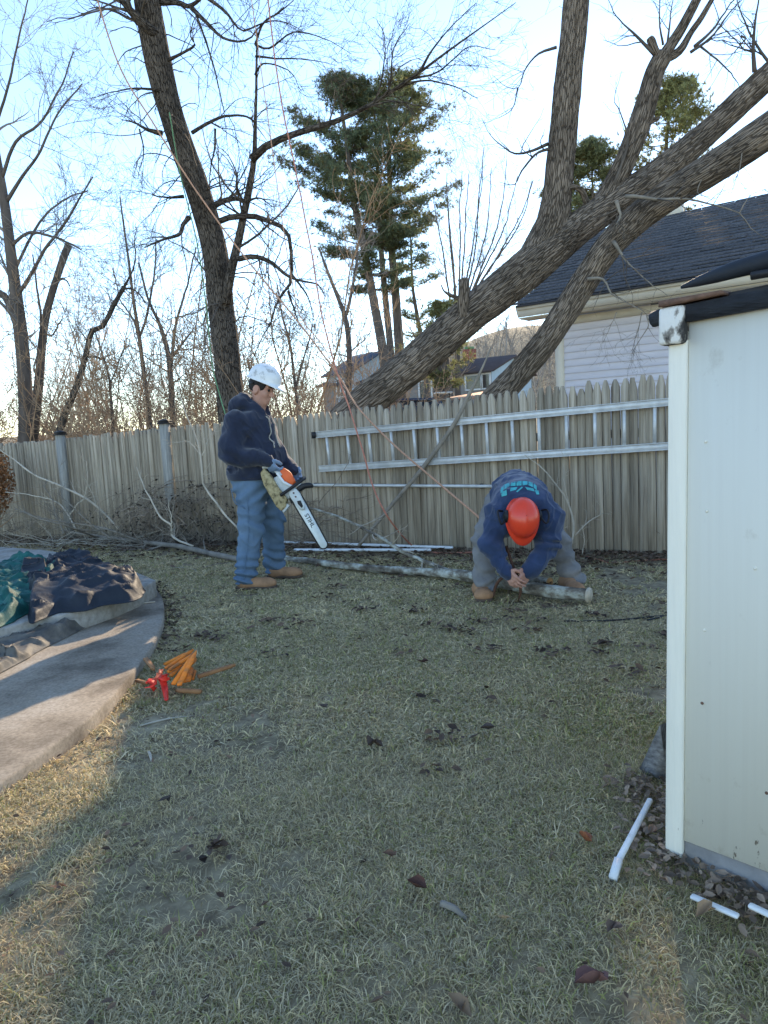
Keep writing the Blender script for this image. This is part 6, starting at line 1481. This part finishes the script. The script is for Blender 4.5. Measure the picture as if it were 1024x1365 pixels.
for e in eyes:
    ev, ef, _ = tube_arrays(np.array([[np.array(e) + Rh[:, 0] * t for t in np.linspace(-.010, .012, 7)]]), np.array([[.006, .010, .0118, .012, .0105, .0075, .001]]), 12)
    MB().add(ev, ef).build('eye', M['ink'], man, smooth=True)
for sd_ in (1, -1):                                        # eyebrows
    P = smooth_path(np.array([TH(.088, .010 * sd_, .024), TH(.090, .030 * sd_, .030), TH(.078, .050 * sd_, .024)]), 8); MB().tube(P, np.array([.004, .006, .006, .006, .006, .005, .004, .002]), 6).build('eyebrow', M['hair'], man)
hair = inter(blend([ell(TH(-.012, 0, .025), (.111, .089, .108), Rh)], .01), halfspace(TH(.052, 0, 0), Rh @ np.array([1, 0, -.25])), halfspace(TH(0, 0, -.055), -Rh @ np.array([.35, 0, 1])))
hair = carve(hair, [ell(TH(-.002, .092, -.024), (.036, .034, .046), Rh), ell(TH(-.002, -.092, -.024), (.036, .034, .046), Rh)], .006)
sdf_obj('hair', hair, np.array(hc) - .16, np.array(hc) + .16, .007, M['hair'], man)
hat = helmet(TH(.006, 0, .068), frame(Rh @ np.array([.06, 0, 1]), Rh @ np.array([1, 0, 0])), M['hat_white'], man, 1.02)
for k in range(-2, 3):
    pass
P = [TH(-.10 * math.cos(t), .094 * math.sin(t), .030 - .02 * math.cos(t)) for t in np.linspace(-1.2, 1.2, 14)]
MB().tube(np.array(P), .010, 6).build('headband', M['black'], hat, smooth=True)
# hoodie
hs = [cap((.035, 0, 1.00), (.055, 0, 1.30), .225, .195, (1, 1.13, 1)), ell((.115, 0, 1.10), (.205, .215, .19)), cap((.03, -.15, 1.38), (.05, .15, 1.38), .105, .105), cap((.05, 0, 1.36), (.10, -.01, 1.52), .13, .098),
      (cap(shR, elR, .098, .082), .05), (cap(elR, wrR, .082, .058), .03), (cap(shL, elL, .098, .080), .05), (cap(elL, wrL, .080, .058), .03)]
hood = [ell((-.035, 0, 1.535), (.115, .135, .075), frame((-.45, 0, 1), (1, 0, .45))), cap((-.02, -.105, 1.545), (.165, -.085, 1.475), .045, .030), cap((-.02, .105, 1.545), (.165, .075, 1.475), .045, .030), cap((-.06, -.06, 1.56), (-.06, .06, 1.56), .05, .05)]
hd_f = blend([blend(hs, .06), (blend(hood, .03), .03)], .03)
def hw(P):
    el = np.array(elR); d1 = np.linalg.norm(P - A3(*elR), axis=1); d2 = np.linalg.norm(P - A3(*elL), axis=1)
    x, y, z = P[:, 0], P[:, 1], P[:, 2]
    cr = .014 * np.sin(z * 52 + x * 26 + 3 * vnoise(P.astype(float) * 6).astype(np.float32)) * (np.exp(-(d1 / .15) ** 2) + np.exp(-(d2 / .15) ** 2))
    b = .008 * np.sin(z * 70 + 4 * vnoise(P.astype(float) * 5 + 3).astype(np.float32)) * np.exp(-((z - .985) / .05) ** 2) * (np.abs(y) < .22)
    return fold(P, .5, 11, 5, 31) + wr(P, 7, 7, 5, .014, 1) + wr(P, 17, 17, 12, .009, 9) + cr + b
hem = .93
hoodie_f = inter(wrinkle(hd_f, hw), halfspace((0, 0, hem), (-.03, 0, -1)))
hoodie_f = carve(hoodie_f, [blend([ell(TH(.02, 0, -.03), (.115, .092, .13), Rh), cap(TH(.02, 0, -.10), TH(.10, 0, -.14), .075, .06)], .02)], .012)
hoodie_f = inter(hoodie_f, halfspace(np.array(wrR) + (np.array(hdR) - wrR) * .15, np.array(wrR) - elR + np.array([.0, 0, -.08])), halfspace(np.array(wrL) + (np.array(hdL) - wrL) * .12, np.array(hdL) - wrL)) if False else hoodie_f
sdf_obj('hoodie', hoodie_f, (-.36, -.44, .90), (.48, .42, 1.66), .0082, M['navy'], man)
# ribbed hem and cuffs, drawstrings, chest pocket seam
hemf = lambda P: np.abs(hd_f(P) - .004) - .007
sdf_obj('waistband', inter(hemf, halfspace((0, 0, .975), (0, 0, 1)), halfspace((0, 0, .915), (0, 0, -1)), halfspace((0, -.245, 0), (0, -1, 0)), halfspace((0, .24, 0), (0, 1, 0))), (-.30, -.30, .90), (.36, .30, .99), .008, M['navy'], man)
for wv, hv in ((wrR, hdR), (wrL, hdL)):
    a = np.array(wv); d = (np.array(hv) - a); d /= np.linalg.norm(d); MB().tube(np.array([a - d * .02, a + d * .005, a + d * .02, a + d * .022]), np.array([.058, .054, .050, .040]), 16).build('cuff', M['navy'], man, smooth=True)
def march(f, o, d, n=700, L=.8):
    d = np.array(d, float); d /= np.linalg.norm(d); P = np.array(o, float) + d * np.linspace(0, L, n)[:, None]
    v = f(P.astype(np.float32)); i = int(np.argmax(v < 0)); return P[i]
for s0_, s1_ in ((-.085, -.13), (-.02, -.045)):
    P = np.array([march(hoodie_f, (.75, s0_ + (s1_ - s0_) * t - .12, z), (-1, .16, 0)) + [.004, -.003, 0] for t, z in zip(np.linspace(0, 1, 12), np.linspace(1.43, 1.17, 12))])
    MB().tube(smooth_path(P, 24), .0055, 6).build('drawstring', M['coping'], man, smooth=True)
# jeans
js = [ell((.03, 0, .90), (.19, .20, .15)), cap(hipR, knR, .130, .098), cap(knR, anR, .095, .086), cap(hipL, knL, .130, .098), cap(knL, anL, .095, .085)]
jf = blend(js, .045)
def jw(P):
    x, y, z = P[:, 0], P[:, 1], P[:, 2]
    n_ = vnoise(P.astype(float) * np.array([6, 6, 4])).astype(np.float32)
    st = .016 * np.sin(z * 78 + 5 * n_ + x * 12) * np.clip((.36 - z) / .24, 0, 1)
    kn = .012 * np.sin(z * 46 + 22 * x + 4 * n_) * np.exp(-((z - .50) / .12) ** 2)
    cr = .011 * np.sin(z * 60 - 40 * x + 3 * n_) * np.exp(-((z - .80) / .09) ** 2)
    return st + kn + cr + wr(P, 9, 9, 5, .007, 4) + fold(P, .9, 7, 4, 77, .010)
jeans_f = inter(wrinkle(jf, jw), halfspace((0, 0, .965), (0, 0, 1)), halfspace((0, 0, .050), (0, 0, -1)))
jeans = sdf_obj('jeans', jeans_f, (-.32, -.34, .03), (.36, .42, .98), .0082, M['jeans'], man)
P = smooth_path(np.array([(-.13, -.215, .86), (-.10, -.236, .74), (-.02, -.240, .69)]), 14); MB().tube(P, .0045, 6).build('pocket_seam', M['jeans'], jeans, smooth=True)
P = smooth_path(np.array([(.005, -.248, .80), (.0, -.252, .62), (-.015, -.250, .45), (-.05, -.252, .25), (-.072, -.250, .10)]), 20); MB().tube(P, .0035, 6).build('side_seam', M['jeans'], jeans, smooth=True)
boot('boot', (-.155, -.155, 0), (.175, -.185, 0), man, .13, anR, 1.05); boot('boot', (.045, .26, 0), (.345, .20, 0), man, .13, anL, 1.05)
def glove(wv, prims, hv):
    infl = blend([(lambda P, q=q: q(P) - .0035, k_) for q, k_ in prims] + [(cap(np.array(wv) - (np.array(hv) - wv) * .08, np.array(wv), .034, .034), .015)], .006)
    c = (np.array(wv) + hv) / 2; sdf_obj('glove', infl, c - .17, c + .17, .0055, M['glove'], man)
glove(wrR, handR, hdR); glove(wrL, handL, hdL)

# ================= chainsaw (held: a thing of its own)
saw = bpy.data.objects.new('chainsaw', None); saw.empty_display_size = .1
Ms = Matrix(((fx[0], lf[0], upv[0], b0_[0]), (fx[1], lf[1], upv[1], b0_[1]), (fx[2], lf[2], upv[2], b0_[2]), (0, 0, 0, 1)))
saw.matrix_world = Ms; COL.objects.link(saw)
props(saw, 'orange and grey chainsaw with a long pale bar pointing down at the twigs', 'chainsaw')
BL = float(np.linalg.norm(b1_ - b0_))
def plate(pts, y0, y1, name, m, parent, bev=.003):
    n = len(pts); v = [(x, y0, z) for x, z in pts] + [(x, y1, z) for x, z in pts]
    ar = sum(pts[i][0] * pts[(i + 1) % n][1] - pts[(i + 1) % n][0] * pts[i][1] for i in range(n))
    f = [list(range(n)), list(range(n, 2 * n))[::-1]] + [[(i + 1) % n, i, n + i, n + (i + 1) % n] for i in range(n)]
    if ar < 0: f = [q[::-1] for q in f]
    o = MB().poly(v, f).build(name, m, parent)
    if bev: b = o.modifiers.new('b', 'BEVEL'); b.width = bev; b.segments = 2
    return o
def bar_out(r0, L, g=0.0):
    top = [(-.02, r0), (.08, r0 + .004), (L * .6, r0 - .001)]; ends = [(L - r0 + (r0 - .006 + g) * math.cos(t), (r0 - .006 + g) * math.sin(t)) for t in np.linspace(math.pi / 2, -math.pi / 2, 10)]
    return [(x, z + g * (i > -1)) for i, (x, z) in enumerate(top)] + ends + [(x, -z - g) for x, z in top[::-1]]
bar = plate(bar_out(.036, BL, 0), -.004, .004, 'guide_bar', M['saw_bar'], saw, .001)
ch = MB(); ring = bar_out(.036, BL, .006); C = smooth_path(np.array([(x, 0, z) for x, z in ring]), 90)
ch.tube(C, .0055, 5); ch.build('chain', M['ink'], saw)
for k in range(1, 88, 3):
    pass
tx = bpy.data.curves.new('bar_lettering', 'FONT'); tx.body = 'STIHL'; tx.size = .048; tx.extrude = .0006; tx.align_x = 'CENTER'; tx.align_y = 'CENTER'; tx.offset = .0008
tmp = bpy.data.objects.new('bar_lettering_curve', tx); COL.objects.link(tmp); bpy.context.view_layer.update()
tme = bpy.data.meshes.new_from_object(tmp.evaluated_get(bpy.context.evaluated_depsgraph_get())); bpy.data.objects.remove(tmp)
tme.materials.clear(); tme.materials.append(M['ink']); to = bpy.data.objects.new('bar_lettering', tme); link(to, bar)
to.matrix_local = Matrix(((1, 0, 0, BL * .47), (0, 0, -1, -.0052), (0, 1, 0, -.0), (0, 0, 0, 1)))
plate([(-.06, -.030), (-.05, .036), (.0, .045), (.09, .036), (.135, .014), (.125, -.020), (.06, -.036), (-.02, -.042)], -.050, -.006, 'clutch_cover', M['saw_grey'], saw, .010)
plate([(.045, -.008), (.055, .020), (.105, .014), (.112, -.004), (.07, -.014)], -.0545, -.049, 'cover_slot', M['ink'], saw, .001)
for x in (-.025, .01): MB().tube(np.array([[x, -.053, .0], [x, -.047, .0]]), .008, 6).build('bar_nut', M['rust'], saw)
plate([(-.215, -.09), (-.215, -.02), (-.10, .03), (-.02, .03), (.0, .0), (-.01, -.075), (-.10, -.10)], .0, .150, 'engine_body', M['saw_grey'], saw, .012)
plate([(-.255, -.030), (-.250, .03), (-.19, .062), (-.10, .058), (-.085, .020), (-.15, -.018)], -.012, .150, 'top_cover', M['saw_orange'], saw, .014)
plate([(-.235, -.048), (-.235, -.030), (-.145, -.018), (-.075, .030), (-.068, .012), (-.14, -.036)], -.022, .152, 'cover_rim', M['white_metal'], saw, .004)
plate([(-.325, -.105), (-.30, -.155), (-.20, -.178), (.0, -.176), (.055, -.160), (.040, -.105), (-.02, -.066), (-.12, -.082), (-.25, -.088)], -.035, .13, 'fuel_tank', M['saw_tan'], saw, .014)
plate([(.03, -.155), (.075, -.150), (.045, -.075), (.02, -.09)], -.02, .10, 'tank_guard', M['saw_grey'], saw, .006)
P = smooth_path(np.array([(-.20, .0, -.02), (-.255, -.005, -.035), (-.315, .0, -.075), (-.335, .0, -.118)]), 18); MB().tube(P, .018, 10).build('rear_handle', M['saw_grey'], saw, smooth=True)
P = smooth_path(np.array([(-.06, -.040, -.10), (-.065, -.058, -.04), (-.075, -.055, .06), (-.085, -.02, .12), (-.095, .07, .135), (-.11, .15, .10), (-.12, .175, .03), (-.12, .15, -.06)]), 40); MB().tube(P, .0135, 10).build('front_handle', M['black'], saw, smooth=True)
plate([(-.050, .030), (-.060, .09), (-.040, .150), (-.010, .172), (.008, .160), (-.018, .10), (-.015, .045)], -.050, .13, 'hand_guard', M['black'], saw, .010)
plate([(-.01, -.06), (.04, -.060), (.03, .0), (.035, .045), (-.01, .05)], .012, .05, 'bumper', M['black'], saw, .003)
# ================= man bending over the log
g2 = np.array([1.0, 5.16, 0])
g2 = gnd(699, 796); g2 = np.array([g2[0], g2[1], 0])
man2 = empty('person', tuple(g2), 0, 'man in orange hard hat, navy sweatshirt and grey trousers bending over the log', 'person')
def L2(px, py, dy): return at(px, py, g2[1] + dy) - g2
up2 = np.array([.02, -.93, .22]); fw2 = np.array([-.03, -.25, -.97])
Rh2 = frame(up2, fw2)
hel_c = L2(697, 690, -.22)
hc2 = hel_c - Rh2[:, 2] * .055
add, sub, eyes, TH2 = head_prims(hc2, Rh2, 1.03)
pel = L2(690, 657, .42); che = L2(696, 672, -.02)
shR, shL = L2(663, 690, -.04), L2(733, 690, -.04)
elR, elL = L2(655, 729, -.14), L2(731, 727, -.14)
wrR, wrL = L2(675, 762, -.24), L2(706, 762, -.24)
hdR, hdL = L2(682, 775, -.285), L2(699, 775, -.275)
hipR, hipL = L2(665, 672, .40), L2(715, 672, .40)
knR, knL = L2(645, 722, .20), L2(745, 724, .26)
anR, anL = L2(648, 783, .07), L2(765, 773, .16)
neck = hc2 - Rh2[:, 2] * .10 - Rh2[:, 0] * .02
torso = [cap(tuple(che + (pel - che) * .4), tuple(che), .08, .10), cap(tuple(che), tuple(neck), .09, .06)]
limbsP = [cap(shR, elR, .046, .038), cap(elR, wrR, .038, .029), cap(shL, elL, .046, .038), cap(elL, wrL, .038, .029)]
handR = hand_prims(wrR, (hdR - wrR) + np.array([.02, 0, 0]), (.75, .35, -.3), 1, .42, 1.0); handL = hand_prims(wrL, (hdL - wrL) + np.array([-.02, 0, 0]), (-.75, .35, -.3), -1, .42, 1.0)
body_f = blend([blend(torso + limbsP, .05), (carve(blend(add, .03), sub, .006), .025), (blend(handR, .003), .012), (blend(handL, .003), .012)], .02)
sdf_obj('body', body_f, (-.42, -.50, .06), (.52, .62, 1.0), .0054, M['skin'], man2)
hair = inter(ell(TH2(-.012, 0, .025), (.110, .088, .107), Rh2), halfspace(TH2(.05, 0, 0), Rh2 @ np.array([1, 0, -.25])), halfspace(TH2(0, 0, -.05), -Rh2 @ np.array([.3, 0, 1])))
sdf_obj('hair', hair, hc2 - .16, hc2 + .16, .008, M['hair'], man2)
hat2 = helmet(hel_c, Rh2, M['hat_orange'], man2, 1.0, brim=.040, ridge=.004)
for sd_ in (1, -1):                                        # ear muffs on their arms
    o = sdf_obj('ear_muff', blend([ell(TH2(-.012, .108 * sd_, .045), (.046, .024, .056), Rh2)], .01), np.array(TH2(-.01, .108 * sd_, .045)) - .08, np.array(TH2(-.01, .108 * sd_, .045)) + .08, .007, M['black'], hat2)
    P = smooth_path(np.array([TH2(.0, .118 * sd_, .062), TH2(.045, .150 * sd_, .085), TH2(.0, .168 * sd_, .09), TH2(-.05, .165 * sd_, .05), TH2(-.05, .130 * sd_, .02)]), 16); MB().tube(P, .0075, 6).build('muff_arm', M['black'], o, smooth=True)
sw = [cap(tuple(pel + [0, .0, 0]), tuple(che), .168, .172, (1.16, 1, 1)), cap(tuple(shR + [.05, 0, -.01]), tuple(shL + [-.05, 0, -.01]), .115, .115), (cap(shR, elR, .090, .072), .05), (cap(elR, wrR, .072, .054), .03), (cap(shL, elL, .090, .072), .05), (cap(elL, wrL, .072, .054), .03)]
hoodc = L2(697, 668, -.10)
hood = [ell(hoodc + [0, .0, .0], (.125, .10, .06)), cap(L2(668, 682, -.14), L2(680, 664, -.10), .040, .045), cap(L2(726, 682, -.14), L2(714, 664, -.10), .040, .045)]
sw_f = blend([blend(sw, .06), (blend(hood, .03), .03)], .03)
def sww(P):
    n_ = vnoise(P.astype(float) * 6 + 7).astype(np.float32)
    d1 = np.linalg.norm(P - A3(*elR), axis=1); d2 = np.linalg.norm(P - A3(*elL), axis=1)
    cr = .013 * np.sin(P[:, 2] * 52 + P[:, 0] * 20 + 4 * n_) * (np.exp(-(d1 / .14) ** 2) + np.exp(-(d2 / .14) ** 2))
    return fold(P, -.5, 10, 6, 63, .013) + wr(P, 7, 5, 7, .014, 3) + wr(P, 16, 14, 16, .009, 8) + cr
hemd = _norm(pel - che)
sweat_f = inter(wrinkle(sw_f, sww), halfspace(tuple(pel + hemd * .10), hemd))
sweat_f = carve(sweat_f, [blend([ell(TH2(.0, 0, -.0), (.115, .095, .135), Rh2)], .02)], .012)
sweat = sdf_obj('sweatshirt', sweat_f, (-.48, -.44, .14), (.50, .66, 1.02), .0082, M['navy2'], man2)
for a, b in ((wrR, hdR), (wrL, hdL)):
    d = _norm(b - a); MB().tube(np.array([a - d * .03, a - d * .005, a + d * .012, a + d * .014]), np.array([.054, .050, .046, .036]), 16).build('cuff', M['navy2'], man2, smooth=True)
# print on the back: an arch of worn teal blocks, laid on the cloth
def on_back(px, py):
    d = ray(px, py); o = C0 - g2; t = np.linspace(4.6, 6.2, 900)
    P = (o + d * t[:, None]).astype(np.float32); v = sweat_f(P); i = np.argmax(v < 0); return P[i].astype(float), d
pr = MB(); rn = random.Random(4)
def patch(quad, lift=.006):
    nx, ny = 4, 3; V = []
    for j in range(ny + 1):
        for i in range(nx + 1):
            u, w = i / nx, j / ny
            px = (quad[0][0] * (1 - u) + quad[1][0] * u) * (1 - w) + (quad[3][0] * (1 - u) + quad[2][0] * u) * w; py = (quad[0][1] * (1 - u) + quad[1][1] * u) * (1 - w) + (quad[3][1] * (1 - u) + quad[2][1] * u) * w
            p, d = on_back(px, py); V.append(p - d / np.linalg.norm(d) * lift)
    f = [[j * (nx + 1) + i, j * (nx + 1) + i + 1, (j + 1) * (nx + 1) + i + 1, (j + 1) * (nx + 1) + i] for j in range(ny) for i in range(nx)]
    pr.add(V, f)
arch = [(667, 652), (672, 646), (680, 643), (688, 641.5), (696, 641), (704, 641.5), (711, 643.5), (716, 648)]
for k in range(7):
    a, b = np.array(arch[k]), np.array(arch[k + 1]); g = (b - a) * .08; h_ = 6.0
    patch([a + g, b - g, b - g + [0, h_ - 1.5 * (k in (1, 4))], a + g + [0, h_ - 1.0 * (k in (2, 5))]])
for q in ([(667, 653), (675, 651), (676, 660), (669, 662)], [(681, 650), (690, 649), (688, 653), (680, 655)], [(700, 649), (711, 651), (713, 655), (703, 653)], [(713, 653), (718, 654), (719, 659), (715, 659)], [(688, 655), (696, 648.5), (697, 650), (690, 656)]):
    patch(q)
pr.build('back_print', M['teal_print'], sweat, smooth=True)
tr = [ell(tuple(pel + hemd * .06), (.18, .16, .15)), cap(hipR, knR, .110, .084), cap(knR, anR, .080, .074), cap(hipL, knL, .110, .084), cap(knL, anL, .080, .074)]
def tw2(P):
    n_ = vnoise(P.astype(float) * np.array([6, 6, 4]) + 5).astype(np.float32); z = P[:, 2]
    return .014 * np.sin(z * 75 + 5 * n_) * np.clip((.34 - z) / .22, 0, 1) + .011 * np.sin(z * 45 + 20 * P[:, 0] + 4 * n_) * np.exp(-((z - .45) / .12) ** 2) + wr(P, 9, 9, 6, .006, 14) + fold(P, .9, 8, 4, 99, .009)
tro_f = inter(wrinkle(blend(tr, .045), tw2), halfspace((0, 0, .055), (0, 0, -1)))
sdf_obj('trousers', tro_f, (-.46, -.10, .03), (.56, .82, .98), .0082, M['work_grey'], man2)
def on_g(px, py): q = gnd(px, py) - g2; q[2] = 0; return q
tR, tL_ = on_g(646, 803), on_g(768, 794)
boot('boot', tR + [.0 - .0, .27, 0], tR + [-.0, -.02, 0], man2, .13, anR, 1.0); boot('boot', tL_ + [-.02, .26, 0], tL_ + [.01, -.02, 0], man2, .13, anL, 1.0)
